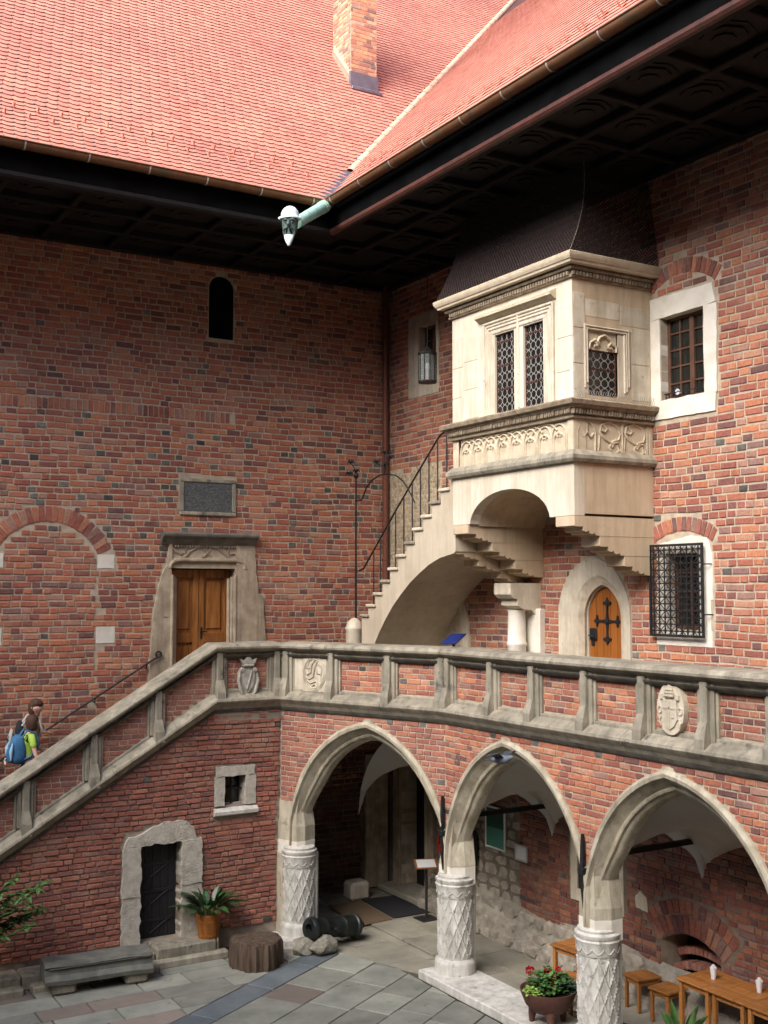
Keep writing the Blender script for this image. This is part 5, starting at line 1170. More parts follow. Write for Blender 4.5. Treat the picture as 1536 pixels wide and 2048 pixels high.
mb = MB(); mb.box(A, -.55, -.04, .05, 2.6, 0, .10, .02); mb.build('corner_pier', 'portal_stone', arc)  # dark stone stands in for shade in the passage corner
for u in (5.05, 8.2, 11.33, 14.45):
    mb = MB(); mb.lathe(B.P(u, 1.86, .0), [(.012, 0), (.06, .18), (.135, .40), (.23, .60), (.36, .80), (.56, 1.02)], 18); mb.build('vault_springer', 'vault_plaster', arc, smooth=50)
for u, z in ((5.05, 2.36), (8.2, 2.40)):
    mb = MB(); mb.box(B, u-.03, u+.03, z-.035, z+.035, -.05, 1.62); mb.build('tie_bar', 'iron', arc)
for u, v0, v1 in ((5.0, 1.60, 2.68), (8.16, 1.78, 2.69)):
    mb = MB(); mb.loft([[G2.P(u+a*w_, v, .055+b*w_) for a, b in ((-1, -1), (1, -1), (1, 1), (-1, 1))] for v, w_ in ((v0, .006), (v0+.2, .022), ((v0+v1)/2, .028), (v1-.25, .026), (v1, .016))])
    mb.box(G2, u-.05, u+.05, (v0+v1)/2-.04, (v0+v1)/2+.04, .01, .11, .01); mb.build('wall_anchor', 'iron', arc)
# ================================================================== PARAPET
par = thing('stone_parapet', (-2.1, -5, 3.8), 'grey stone parapet with brick panels along stair and gallery', 'parapet')
mat('shade_crust', [(.055, .05, .042), (.09, .082, .066), (.15, .135, .10)], 6, .95, .5, 60)  # black crust, also painting the shadow line under coping and string course
STR = [(0, -.02), (.06, -.02), (.085, .02), (.10, .05), (.15, .085), (.168, .115), (.16, .15), (.03, .235), (-.05, .245), (-.05, -.02)]
COP = [(-.34, .86), (.02, .86), (.045, .90), (.11, .93), (.145, .96), (.15, .99), (.10, 1.04), (-.30, 1.055), (-.34, 1.02)]
def pseg(fr, ua, ub, slope, posts, seed, mname='brick_worn', split=1.15, special=()):
    """one straight run; heights are measured from the string line at ua"""
    z0 = zstr(ua) if fr is S else ZB; rnd = random.Random(seed); u = ua
    while u < ub-.01:
        v = min(ub, u+split*rnd.uniform(.8, 1.2));
        if ub-v < .3: v = ub
        for pr, nm in ((STR, 'string_course'), (COP, 'coping')):
            d = rnd.uniform(-.006, .006); extr(fr, [(n+d, b+z0+slope*(u-ua)) for n, b in pr], u+.002, v-.002, nm, 'grey_stone', par, slope, 35, rnd.random())
        u = v
    extr(fr, [(-.03, z0+.79), (.015, z0+.79), (.075, z0+.835), (.085, z0+.858), (-.03, z0+.858)], ua+.004, ub-.004, 'coping_throat', 'shade_crust', par, slope, 35)
    extr(fr, [(-.01, z0-.085), (.03, z0-.08), (.055, z0-.05), (.065, z0-.022), (-.01, z0-.022)], ua+.004, ub-.004, 'string_throat', 'shade_crust', par, slope, 35)
    zz = lambda q: z0+slope*(q-ua)
    mb = MB(); mb.box(fr, ua, ub, z0+.2, z0+.88, -.32, -.035, shear=slope); body = mb.build('infill', 'mortar', par)
    # bricks of the panels
    bl = []; r0 = courses(ua, ub, z0-.1 if slope >= 0 else z0-3, z0+slope*(ub-ua)+1.0, .081, .25, .14, .014, lambda a, b: b < zz(a)+.24 or b > zz(a)+.88 or any(abs(a-p) < .10 for p in posts) or any(s0 < a < s1 for s0, s1 in special), seed, lambda a, b: .02)
    lay_bricks(fr, r0, body, mname, 120, .010, -.035)
    for p in posts:
        z = zz(p); mb = MB()
        mb.box(fr, p-.055, p+.055, z+.20, z+.90, -.04, .085, .012, tint=rnd.random())
        mb.box(fr, p-.12, p-.055, z+.20, z+.90, -.04, .04, .012, tint=rnd.random(), shear=0); mb.box(fr, p+.055, p+.12, z+.20, z+.90, -.04, .04, .012, tint=rnd.random())
        sh = slope*.15
        mb.loft([[fr.P(p-w_, z+h_, -.03), fr.P(p-w_, z+h_, d), fr.P(p+w_, z+h_, d), fr.P(p+w_, z+h_, -.03)] for w_, d, h_ in ((.075, .155, .10), (.075, .15, .27), (.066, .12, .36), (.054, .084, .46))])
        mb.build('post', 'grey_stone', par)
    for a, b in zip(posts, posts[1:]):
        if b-a < .3: continue
        a, b = a+.12, b-.12; t = .038; rh = zz(a)
        for q in ((a, b, .225, .285, .015), (a, b, .815, .865, .03)):
            mb = MB(); mb.box(fr, q[0], q[1], rh+q[2], rh+q[3], -.04, q[4], .010, shear=slope, tint=rnd.random()); mb.build('panel_rail', 'grey_stone', par)
        for q in ((a, a+t), (b-t, b)):
            mb = MB(); mb.box(fr, q[0], q[1], zz(q[0])+.28, zz(q[0])+.82, -.04, .012, .010, shear=slope, tint=rnd.random()); mb.build('panel_stile', 'grey_stone', par)
pseg(S, -10.6, UK, SLP, [-10.5, -9.47, -8.45, -7.43, -6.42, -5.40], 71)
pseg(S, UK, -3.26, 0, [-4.37, -3.34], 72)
pseg(G1, .02, LW1, 0, [.16, 1.14, 2.29, 3.30], 73, 'brick_warm', special=((.2, 1.1),))
pseg(G2, 5.0, 17.5, 0, [5.13, 6.21, 7.15, 8.22, 9.25, 10.24, 11.20, 12.2, 13.2, 14.2, 15.2, 16.2, 17.2], 74, 'brick_warm')
# coat of arms with crown
def relief_disc(fr, uc, vc, ru, rv, n0, n1, k=28): return [(uc+ru*math.cos(2*math.pi*i/k), vc+rv*math.sin(2*math.pi*i/k)) for i in range(k)]
ca = MB(); uc, vc = fs(500, 1358); uc = -3.86; vc = ZB+.455
ca.prism(S, [(uc+x*.17, vc+y*.30) for x, y in ((0, -1), (.45, -.9), (.8, -.55), (1, -.1), (.95, .35), (.7, .6), (0, .66), (-.7, .6), (-.95, .35), (-1, -.1), (-.8, -.55), (-.45, -.9))], -.03, .05)
mat('shield_stone', [(.25, .235, .195), (.36, .34, .285), (.46, .44, .38)], 9, .9, .5, 60, spots=((.14, .13, .11), .3, 12))
co_ = ca.build('coat_of_arms', 'shield_stone', par)
mb = MB(); mb.prism(S, [(uc+x*.115, vc+y*.2) for x, y in ((0, -1.1), (.7, -.6), (1, .2), (.9, .8), (0, .7), (-.9, .8), (-1, .2), (-.7, -.6))], .04, .075); mb.build('shield', 'shield_stone', co_)
mb = MB(); mb.tube([S.P(uc+.05, vc+.13, .08), S.P(uc-.03, vc-.16, .08)], .014, 6); mb.build('shield_bend', 'shield_stone', co_)
for s_ in (-1, 1):
    mb = MB(); mb.lathe(S.P(uc+s_*.11, vc+.15, .04), [(.045, 0), (.04, .04), (.015, .05), (.0, .045)], 10, ax=S.n); mb.tube([S.P(uc+s_*.15, vc+.1, .05), S.P(uc+s_*.175, vc-.03, .06), S.P(uc+s_*.12, vc-.22, .06), S.P(uc+s_*.05, vc-.29, .06), S.P(uc+s_*.1, vc-.31, .06)], [.02, .03, .03, .025, .02], 7); mb.build('scroll', 'shield_stone', co_, smooth=60)
mb = MB(); mb.box(S, uc-.10, uc+.10, vc+.20, vc+.245, -.03, .09, .015); mb.prism(S, [(uc-.10, vc+.245), (uc-.15, vc+.34), (uc-.07, vc+.30), (uc-.03, vc+.36), (uc+.03, vc+.36), (uc+.07, vc+.30), (uc+.15, vc+.34), (uc+.10, vc+.245)], -.03, .07); mb.build('crown', 'shield_stone', co_)
# foliate slab in the first gallery panel
mb = MB(); mb.box(G1, .24, 1.04, ZB+.24, ZB+.86, -.04, .002, .01); mb.build('plain_slab', 'limestone', par)
mb = MB(); mb.box(G1, .50, 1.02, ZB+.25, ZB+.85, -.02, .02, .01); fsb = mb.build('foliate_relief', 'limestone', par)
cu, cv = .76, ZB+.55
ribs_on(G1, .022, [[(cu+.235*math.cos(a), cv+.27*math.sin(a)) for a in [2*math.pi*i/24 for i in range(25)]], [(cu+.205*math.cos(a), cv+.24*math.sin(a)) for a in [2*math.pi*i/24 for i in range(25)]]], .012, 'ring', fsb, 'limestone')
ribs_on(G1, .022, [[(cu+.02, cv+.23), (cu-.06, cv+.14), (cu-.07, cv+.02), (cu-.15, cv-.02), (cu-.19, cv+.05)], [(cu+.06, cv+.2), (cu+.0, cv+.08), (cu-.02, cv-.05), (cu-.12, cv-.1), (cu-.18, cv-.06)], [(cu-.18, cv-.09), (cu-.08, cv-.16), (cu+.04, cv-.12), (cu+.1, cv-.2), (cu+.04, cv-.22)], [(cu+.08, cv+.16), (cu+.16, cv+.1), (cu+.14, cv-.02), (cu+.07, cv+.0), (cu+.03, cv+.1)], [(cu+.14, cv-.03), (cu+.18, cv-.12), (cu+.12, cv-.2)], [(cu-.13, cv+.18), (cu-.16, cv+.1), (cu-.1, cv+.08)], [(cu-.05, cv-.2), (cu+.02, cv-.17), (cu+.08, cv-.24)]], .017, 'foliage', fsb, 'limestone')
# oval papal medallion
uc, vc = f2(1347, 1411); vc -= .035; mb = MB(); mb.prism(G2, relief_disc(G2, uc, vc, .212, .30, 0, 0, 36), -.035, .05); med = mb.build('oval_medallion', 'limestone', par)
mb = MB(); mb.prism(G2, [(uc+x*.115, vc-.06+y*.16) for x, y in ((-1, 1), (1, 1), (1, -.35), (.6, -.85), (0, -1.1), (-.6, -.85), (-1, -.35))], .05, .07); mb.build('shield', 'limestone', med)
mb = MB(); mb.box(G2, uc-.012, uc+.012, vc-.2, vc+.09, .069, .078); mb.box(G2, uc-.10, uc+.10, vc+.0, vc+.02, .069, .078); mb.box(G2, uc+.03, uc+.08, vc-.1, vc-.03, .069, .078); mb.build('shield_cross', 'limestone', med)
mb = MB(); mb.prism(G2, [(uc-.07, vc+.13), (uc+.07, vc+.13), (uc+.075, vc+.18), (uc+.055, vc+.22), (uc+.03, vc+.26), (uc, vc+.28), (uc-.03, vc+.26), (uc-.055, vc+.22), (uc-.075, vc+.18)], .05, .075)
for v in (.15, .185, .22): mb.box(G2, uc-.075+.12*(v-.15), uc+.075-.12*(v-.15), vc+v-.007, vc+v+.007, .07, .085)
mb.build('tiara', 'limestone', med)
for s_ in (-1, 1):
    mb = MB(); mb.tube([G2.P(uc-s_*.12, vc-.12, .055), G2.P(uc+s_*.13, vc+.15, .06)], .012, 6); mb.box(G2, uc+s_*.12-.03, uc+s_*.12+.03, vc+.10, vc+.17, .05, .075, .008); mb.tube([G2.P(uc+s_*.16+.03*math.cos(a), vc-.02+.04*math.sin(a), .058) for a in [2*math.pi*i/8 for i in range(9)]], .008, 5); mb.tube([G2.P(uc+s_*.15, vc-.1, .055), G2.P(uc+s_*.17, vc-.15, .06), G2.P(uc+s_*.14, vc-.2, .055)], .01, 5); mb.build('key', 'limestone', med)
# ================================================================== GROUND AND PAVING
mb = MB(); mb.add([Vector((-300, -300, -.03)), Vector((300, -300, -.03)), Vector((300, 300, -.03)), Vector((-300, 300, -.03))], [(0, 1, 2, 3)])
gnd = mb.build('ground', 'joint', None); gnd['kind'] = 'structure'
pav = bpy.data.objects.new('pavement', None); place(pav, (-5, -6, 0)); pav['kind'] = 'structure'
def clip_half(P, p, n):
    out = []
    for i in range(len(P)):
        a, b = P[i], P[(i+1) % len(P)]; da = (a[0]-p[0])*n[0]+(a[1]-p[1])*n[1]; db = (b[0]-p[0])*n[0]+(b[1]-p[1])*n[1]
        if da >= 0: out.append(a)
        if da*db < 0: t = da/(da-db); out.append((a[0]+(b[0]-a[0])*t, a[1]+(b[1]-a[1])*t))
    return out
def slab(P, z, mname, rnd, th=.03):
    if len(P) < 3: return
    ar = abs(sum(P[i][0]*P[(i+1) % len(P)][1]-P[(i+1) % len(P)][0]*P[i][1] for i in range(len(P))))/2
    if ar < .012: return
    c = (sum(p[0] for p in P)/len(P), sum(p[1] for p in P)/len(P)); g = .016
    ins = []
    for p in P:
        d = math.hypot(p[0]-c[0], p[1]-c[1]); k = max(.3, 1-g/d); ins.append((c[0]+(p[0]-c[0])*k, c[1]+(p[1]-c[1])*k))
    tilt = (rnd.uniform(-.004, .004), rnd.uniform(-.004, .004)); zf = lambda p: z+(p[0]-c[0])*tilt[0]+(p[1]-c[1])*tilt[1]+zo
    zo = rnd.uniform(-.003, .003); m_ = MB(); k = len(P)
    top = [Vector((c[0]+(p[0]-c[0])*.985, c[1]+(p[1]-c[1])*.985, zf(p))) for p in ins]; mid = [Vector((*p, zf(p)-.008)) for p in ins]; bot = [Vector((*p, z-th)) for p in ins]
    m_.add(top+mid+bot, [list(range(k))]+[[i, (i+1) % k, k+(i+1) % k, k+i] for i in range(k)]+[[k+i, k+(i+1) % k, 2*k+(i+1) % k, 2*k+i] for i in range(k)], rnd.random())
    m_.build('paving_slab', mname, pav)
BA = (-6.13, -4.57); BD = Vector((.862, .507)); BN = Vector((-BD.y, BD.x)); BW = .46    # dark slate band
def grid(o, d, n, ulen, vlen, us, vs, clips, z, pick, seed):
    rnd = random.Random(seed); v = 0
    while v < vlen:
        h = rnd.uniform(*vs); u = -rnd.uniform(0, us[1])
        while u < ulen:
            w_ = rnd.uniform(*us); P = [(o[0]+d[0]*a+n[0]*b, o[1]+d[1]*a+n[1]*b) for a, b in ((u, v), (u+w_, v), (u+w_, v+h), (u, v+h))]
            for c in clips: P = clip_half(P, *c)
            if P: slab(P, z, pick(rnd), rnd)
            u += w_
        v += h
left_pick = lambda r: 'slab_brown' if r.random() < .27 else 'slab_grey'
bl_p = (BA[0], BA[1]); br_p = (BA[0]-BN.x*BW, BA[1]-BN.y*BW)
grid((-10.6, -2.25), (1, 0), (0, -1), 8.5, 5.2, (.7, 1.25), (.42, .62), [(bl_p, (BN.x, BN.y))], 0, left_pick, 1)
g1n = (G1.n.x, G1.n.y)
grid(br_p, (BD.x, BD.y), (-BN.x, -BN.y), 6.2, 4.4, (.6, 1.1), (.5, .72), [(br_p, (-BN.x, -BN.y)), ((-3.24, -1.9), g1n), ((-2.34, 0), (-1, 0)), ((-9, 0), (1, 0))], 0, lambda r: 'slab_brown' if r.random() < .12 else 'slab_grey', 2)
grid((br_p[0]-BD.x*4, br_p[1]-BD.y*4), (BD.x, BD.y), (-BN.x, -BN.y), 4, 2.2, (.6, 1.1), (.5, .72), [], 0, left_pick, 6)
grid((br_p[0]-BD.x*4, br_p[1]-BD.y*4), (BD.x, BD.y), (BN.x, BN.y), 8.0, BW, (.8, 1.5), (BW, BW), [((-3.24, -2.0), g1n)], .001, lambda r: 'slab_slate', 3)
grid((-2.36, -1.95), (0, -1), (1, 0), 15.5, 2.34, (.8, 1.5), (.5, .85), [((-3.24, -1.9), (-g1n[0], -g1n[1])), ((-1.58, 0), (1, 0))], .03, lambda r: 'slab_beige', 4)
grid((-3.2, -4.9), (0, 1), (1, 0), 4.9, 3.2, (.7, 1.2), (.6, .9), [((-3.24, -1.9), (-g1n[0], -g1n[1])), ((-1.58, 0), (-1, 0)), ((0, -4.75), (0, 1)), ((0, -.02), (0, -1)), ((-3.28, 0), (1, 0))], .0, lambda r: 'slab_beige', 5)
grid((-1.58, -1.95), (0, 1), (1, 0), 1.95, 1.58, (.6, 1.0), (.6, .9), [((0, -.02), (0, -1))], .03, lambda r: 'slab_beige', 7)
# ================================================================== THINGS IN THE COURTYARD
# stone trough bench
sb = thing('stone_bench', (-6.5, -2.7, 0), 'long grey carved stone beam laid as a bench on two blocks', 'bench')
BF = Fr((-6.50, -2.62, 0), (1, -.07, 0), (-.07, -1, 0)); mb = MB(); pr = [(-.20, .20), (.24, .16), (.25, .22), (.18, .28), (.165, .37), (.20, .40), (.18, .435), (.08, .445), (-.20, .45)]
rings = [[BF.P(u, v+.012*math.sin(u*7), n) for n, v in pr] for u in (-.80, -.74, -.4, 0, .4, .68, .75)]; mb.loft(rings); mb.build('stone_beam', 'bench_stone', sb, smooth=30) if 'bench_stone' in MATS else mat('bench_stone', [(.085, .088, .078), (.135, .135, .115), (.20, .195, .16)], 4, .9, .4, 50, spots=((.06, .065, .055), .33, 4))
if not sb.children: mb.build('stone_beam', 'bench_stone', sb, smooth=30)
mb = MB(); mb.prism(BF, jag(rect(-.74, .72, .375, .385), .0, .3, 1), .155, .20); mb.build('moulded_edge', 'dark_stone', sb)
for u in (-.52, .52):
    mb = MB(); mb.box(BF, u-.17, u+.17, 0, .19, -.16, .20, .04, tint=random.random()); mb.build('support_block', 'grey_stone', sb)
# tree stump
st = MB(); rnd = random.Random(12); ph = [rnd.uniform(0, 6.3) for _ in range(6)]
def wob(t, h): a = t*2*math.pi; return 1+.05*math.sin(3*a+ph[0])+.04*math.sin(7*a+ph[1])+.03*math.sin(17*a+ph[2]+h*2)+.025*math.sin(29*a+ph[3])
st.lathe((-4.13, -2.93, 0), [(.40, 0), (.41, .1), (.405, .22), (.40, .34), (.385, .385), (.34, .397), (.2, .40), (.0, .395)], 72, wob=wob); o = st.build('tree_stump', 'stump_wood', None, smooth=50)
tag(o, 'weathered brown tree stump with furrowed sides beside the potted plant', 'stump')
# leaf helper
def leaf(mb, p, d, up, L, w, bend, tint=None, fold=.25):
    d = d.normalized(); sd = d.cross(up); sd = sd.normalized() if sd.length > 1e-4 else Vector((1, 0, 0)); up = sd.cross(d).normalized(); pts = []
    for i, (t, k) in enumerate(((0, .12), (.2, .7), (.45, 1), (.7, .8), (.88, .4), (1, .02))):
        c = p+d*(L*t)+up*(-bend*L*t*t); pts += [c-sd*w*k+up*w*fold*k, c, c+sd*w*k+up*w*fold*k]
    mb.add(pts, [f for i in range(5) for f in ((i*3, i*3+1, i*3+4, i*3+3), (i*3+1, i*3+2, i*3+5, i*3+4))], random.random() if tint is None else tint)
# bucket with aspidistra
pp_ = Vector((-4.60, -2.14, .27)); pt = thing('potted_plant', pp_, 'aspidistra with broad dark leaves in an orange wooden bucket beside the low door', 'potted plant')
mb = MB(); mb.lathe(pp_, [(.145, 0), (.15, .01), (.195, .36), (.195, .385), (.175, .385), (.17, .33), (.0, .33)], 24); bk = mb.build('bucket', 'bucket_wood', pt, smooth=30)
for z in (.06, .28):
    mb = MB(); r_ = .148+.047*z/.36; mb.lathe(pp_, [(r_+.001, z-.014), (r_+.006, z-.012), (r_+.008, z+.012), (r_+.003, z+.014)], 24); mb.build('hoop', 'bucket_wood', bk)
for i in range(20):
    a = 2*math.pi*i/20; mb = MB(); q = Fr(pp_, (-math.sin(a), math.cos(a), 0), (math.cos(a), math.sin(a), 0)); mb.add([q.P(-.02, .015, .1505), q.P(.02, .015, .1505), q.P(.026, .37, .197), q.P(-.026, .37, .197)], [(0, 1, 2, 3)], random.random()); mb.build('stave', 'bucket_wood', bk)
mb = MB(); mb.lathe(pp_, [(.17, .335), (.0, .345)], 16); mb.build('earth', 'soil', pt)
rnd = random.Random(2)
for i in range(44):
    a = rnd.uniform(0, 6.28); t = rnd.uniform(.15, 1.0); d = Vector((math.cos(a)*t, math.sin(a)*t, 1.15-.55*t)); mb = MB(); base = pp_+Vector((math.cos(a)*.07, math.sin(a)*.07, .34))
    L = rnd.uniform(.14, .2); mb.tube([base, base+d.normalized()*L], .006, 4); leaf(mb, base+d.normalized()*L, d, Z, rnd.uniform(.26, .42), rnd.uniform(.055, .08), rnd.uniform(.1, 1.0), rnd.random()); mb.build('leaf', 'leaf_dark', pt)
# left shrub
sh_o = Vector((-8.42, -2.5, 0)); sh = thing('shrub', sh_o, 'leafy green shrub at the left edge in front of the stair wall', 'shrub')
mb = MB(); mb.lathe(sh_o, [(.20, 0), (.26, .34), (.27, .36), (.23, .36), (.22, .3), (0, .3)], 20); mb.build('pot', 'rust_bowl', sh, smooth=40)
rnd = random.Random(9); stems = []
for i in range(16):
    a = rnd.uniform(0, 6.28); r_ = rnd.uniform(.12, .6); zt = rnd.uniform(1.0, 1.8); p0, p1, p2 = sh_o+Vector((0, 0, .3)), sh_o+Vector((math.cos(a)*r_*.4, math.sin(a)*r_*.4, .3+(zt-.3)*.55)), sh_o+Vector((math.cos(a)*r_+(1.02 if i < 10 else .6), math.sin(a)*r_, zt*(.85 if i < 5 else 1)))
    stems.append((p0, p1, p2))
mb = MB()
for s_ in stems: mb.tube(s_, [.012, .009, .004], 5)
mb.build('stem', 'stem', sh); mb = MB()
for (p0, p1, p2) in stems:
    for k in range(46):
        t = rnd.uniform(.25, 1); p = p1.lerp(p2, t) if rnd.random() < .75 else p0.lerp(p1, .5+.5*t); a = rnd.uniform(0, 6.28); d = Vector((math.cos(a), math.sin(a), rnd.uniform(-.3, .7)))
        leaf(mb, p, d, Z, rnd.uniform(.09, .16), rnd.uniform(.024, .038), rnd.uniform(.1, .5), rnd.random())
fo = mb.build('foliage', 'leaf_mid', sh, kind='stuff')
# cannon barrel on two stones
cm, cbp = on_x(626, 1868, -3.12), None
M0 = Vector((-3.18, -2.84, .37)); M1 = Vector((-2.14, -2.62, .22)); ax = (M1-M0).normalized(); Lc = (M1-M0).length
cn = thing('cannon_barrel', (-2.7, -2.7, 0), 'short black old cannon barrel lying on rough stones by the first column', 'cannon')
mb = MB(); mb.lathe(M0, [(.07, .12), (.078, .0), (.155, -.0), (.185, .035), (.19, .08), (.172, .11), (.155, .14), (.15, .28), (.162, .30), (.162, .33), (.15, .35), (.16, .66), (.175, .68), (.175, .72), (.163, .74), (.175, .92), (.195, .94), (.195, .98), (.175, 1.0), (.16, 1.03), (.09, 1.07), (.05, 1.08)], 28, ax=ax); mb.build('barrel', 'cannon_bronze', cn, smooth=35)
mb = MB(); mb.lathe(M0, [(.068, .09), (.0, .09)], 16, ax=ax); mb.build('bore', 'void', cn)
mb = MB(); mb.lathe(M0+ax*1.06, [(.05, 0), (.035, .03), (.06, .06), (.06, .09), (.0, .12)], 14, ax=ax); mb.build('cascabel', 'cannon_bronze', cn, smooth=50)
sdv = ax.cross(Z).normalized(); mb = MB(); mb.tube([M0+ax*.45-sdv*.22, M0+ax*.45+sdv*.22], .045, 10); mb.build('trunnion', 'cannon_bronze', cn, smooth=50)
def boulder(c, r, seed, name, label, mname='boulder_stone', cat='stone', sq=(1, 1, .75)):
    rnd = random.Random(seed); bm = bmesh.new(); bmesh.ops.create_icosphere(bm, subdivisions=3, radius=1)
    dirs = [(Vector((rnd.gauss(0, 1), rnd.gauss(0, 1), rnd.gauss(0, 1))).normalized(), rnd.uniform(.62, .95)) for _ in range(14)]
    for v in bm.verts:
        for d, k in dirs:
            q = v.co.dot(d)
            if q > k: v.co -= d*(q-k)
        v.co *= 1+rnd.uniform(-.025, .025); v.co = Vector((v.co.x*sq[0]*r, v.co.y*sq[1]*r, max(-.62, v.co.z)*sq[2]*r))
    zmin = min(v.co.z for v in bm.verts); me = bpy.data.meshes.new(name)
    for v in bm.verts: v.co.z -= zmin
    bm.to_mesh(me); bm.free(); me.materials.append(MATS[mname]); o = bpy.data.objects.new(name, me); place(o, c); tag(o, label, cat); return o
mat('boulder_stone', [(.13, .125, .095), (.24, .225, .175), (.36, .335, .27)], 9, .95, .8, 30, spots=((.09, .09, .07), .3, 12))
boulder((-3.28, -2.82, 0), .22, 3, 'boulder', 'rough mossy stone under the cannon muzzle, on the side of the white column', sq=(.9, 1.1, .72)); boulder((-3.02, -3.03, 0), .24, 4, 'boulder', 'rough broken stone propping the cannon on the open paving side', sq=(1.1, .8, .78))
# things in the first arch
mb = MB(); mb.box(WORLD, -1.20, -.80, .03, .36, -.72, -.36, .05); o = mb.build('stone_block', 'limestone', None); tag(o, 'squared pale stone block lying deep inside the first arch', 'stone')
mb = MB(); q = [(-1.00, -.72), (-.33, -.78), (-.36, -2.05), (-1.10, -2.03)]; mb.prism(PF, q, .035, .055); o = mb.build('door_mat', 'black_mat', None); tag(o, 'black door mat in front of the dark doorway inside the first arch', 'mat')
mb = MB(); mb.prism(PF, [(-1.14, -2.06), (-1.80, -2.12), (-1.72, -.75), (-1.04, -.74)], .034, .05); o = mb.build('floor_mat', 'brown_mat', None); tag(o, 'brown floor mat next to the black mat inside the first arch', 'mat')
mb = MB(); mb.prism(PF, [(-2.9, -.9), (-2.2, -.9), (-2.2, -1.6), (-2.8, -1.7)], .0, .10); o = mb.build('stone_slab', 'slab_beige', None); tag(o, 'low flat slab on the dark passage floor left of the mats', 'stone')
ib = on_z(853, 1838, .03); isd = thing('lectern_sign', ib, 'thin dark stand with a slanted printed panel inside the first arch', 'sign')
mb = MB(); mb.box(Fr(ib, (1, 0, 0), (0, 1, 0)), -.17, .17, 0, .02, -.17, .17); mb.tube([ib, ib+Z*.92], .025, 8); mb.build('post', 'dark_wood', isd)
tf = Fr(ib+Z*.95, Vector((.93, -.35, 0)), (Vector((-.35, -.93, 0))*.5+Z).normalized(), v=(Vector((.35, .93, 0))+Z*.5)); mb = MB(); mb.box(tf, -.21, .21, -.13, .13, -.015, .0, .004); bd = mb.build('panel', 'sign_brown', isd)
mb = MB(); mb.box(tf, -.17, .16, -.10, .10, .0, .004); mb.build('printed_sheet', 'paper_white', bd)
fe = B.P(1.95, 1.25, .06); fx_ = thing('fire_extinguisher', fe-Z*.2, 'small red fire extinguisher on the wall right of the dark doorway', 'extinguisher')
mb = MB(); mb.lathe(fe, [(.06, -.2), (.065, -.19), (.065, .06), (.045, .11), (.02, .13)], 14); mb.build('cylinder', 'red_paint', fx_, smooth=50)
mb = MB(); mb.tube([fe+Z*.13, fe+Z*.19], .018, 8); mb.tube([fe+Z*.18, fe+Vector((-.05, -.05, .17)), fe+Vector((-.07, -.06, -.05))], .01, 6); mb.build('valve', 'iron', fx_)
# posters on the arcade's back wall
def framed(u0, u1, v0, v1, name, label, top, low, fm):
    t_ = thing(name, B.P((u0+u1)/2, v0, .03), label, 'poster')
    mb = MB()
    for q in ((u0, u1, v1-.03, v1), (u0, u1, v0, v0+.03), (u0, u0+.03, v0+.03, v1-.03), (u1-.03, u1, v0+.03, v1-.03)): mb.box(B, *q, .02, .055, .006)
    mb.build('frame', fm, t_); vm = (v0+v1)/2
    mb = MB(); mb.box(B, u0+.02, u1-.02, vm, v1-.02, .02, .04); mb.build('sheet', top, t_); mb = MB(); mb.box(B, u0+.02, u1-.02, v0+.02, vm, .02, .0405); mb.build('sheet', low, t_)
framed(3.30, 3.86, 1.40, 2.10, 'framed_poster', 'green poster in a pale frame on the rubble wall behind the second arch', 'poster_dark', 'poster_green', 'paper_white')
framed(4.13, 4.44, 1.34, 1.60, 'framed_notice', 'small white notice beside the green poster behind the second arch', 'paper_white', 'paper_white', 'strap_grey')
mb = MB(); mb.box(B, 2.86, 3.10, 1.02, 1.62, .05, .25, .02); o = mb.build('wall_box', 'dark_wood', None); tag(o, 'black box on the wall half hidden by the middle column', 'box')
# iron flower bowl
bo = Vector((-2.03, -7.42, .12)); fbw = thing('flower_bowl', bo, 'rusty three-legged bowl of red geraniums on the white kerb', 'flower bowl')
mb = MB(); mb.lathe(bo, [(.10, .16), (.20, .18), (.30, .27), (.355, .40), (.37, .46), (.355, .46), (.33, .42), (.0, .41)], 32); mb.build('bowl', 'rust_bowl', fbw, smooth=40)
for k in range(3):
    a = 2*math.pi*k/3+R(238); d = Vector((math.cos(a), math.sin(a), 0)); mb = MB(); mb.tube([bo+d*.20+Z*.24, bo+d*.23+Z*.10, bo+d*.24], [.075, .05, .032], 8); mb.build('leg', 'rust_bowl', fbw, smooth=50)
mb = MB(); mb.lathe(bo, [(.33, .42), (.0, .44)], 20); mb.build('earth', 'soil', fbw)
rnd = random.Random(21)
def clump(c, n, L, w, mname, nm, spread, zr):
    mb = MB()
    for _ in range(n):
        a = rnd.uniform(0, 6.28); r_ = spread*math.sqrt(rnd.random()); p = c+Vector((math.cos(a)*r_, math.sin(a)*r_, rnd.uniform(*zr)*(1-.5*r_/spread))); b_ = rnd.uniform(0, 6.28); leaf(mb, p, Vector((math.cos(b_), math.sin(b_), rnd.uniform(-.1, .8))), Z, L*rnd.uniform(.6, 1.2), w, rnd.uniform(0, .5), rnd.random())
    return mb.build(nm, mname, fbw, kind='stuff')
cdir = RT
clump(bo+Z*.44+RT*.02, 420, .085, .028, 'leaf_mid', 'geranium_leaves', .27, (.0, .30)); clump(bo+Z*.44-RT*.20-FW*.12, 160, .06, .022, 'leaf_lime', 'lime_leaves', .13, (.0, .10)); clump(bo+Z*.44+RT*.22-FW*.02, 200, .08, .014, 'leaf_blue', 'grey_leaves', .17, (.0, .24))
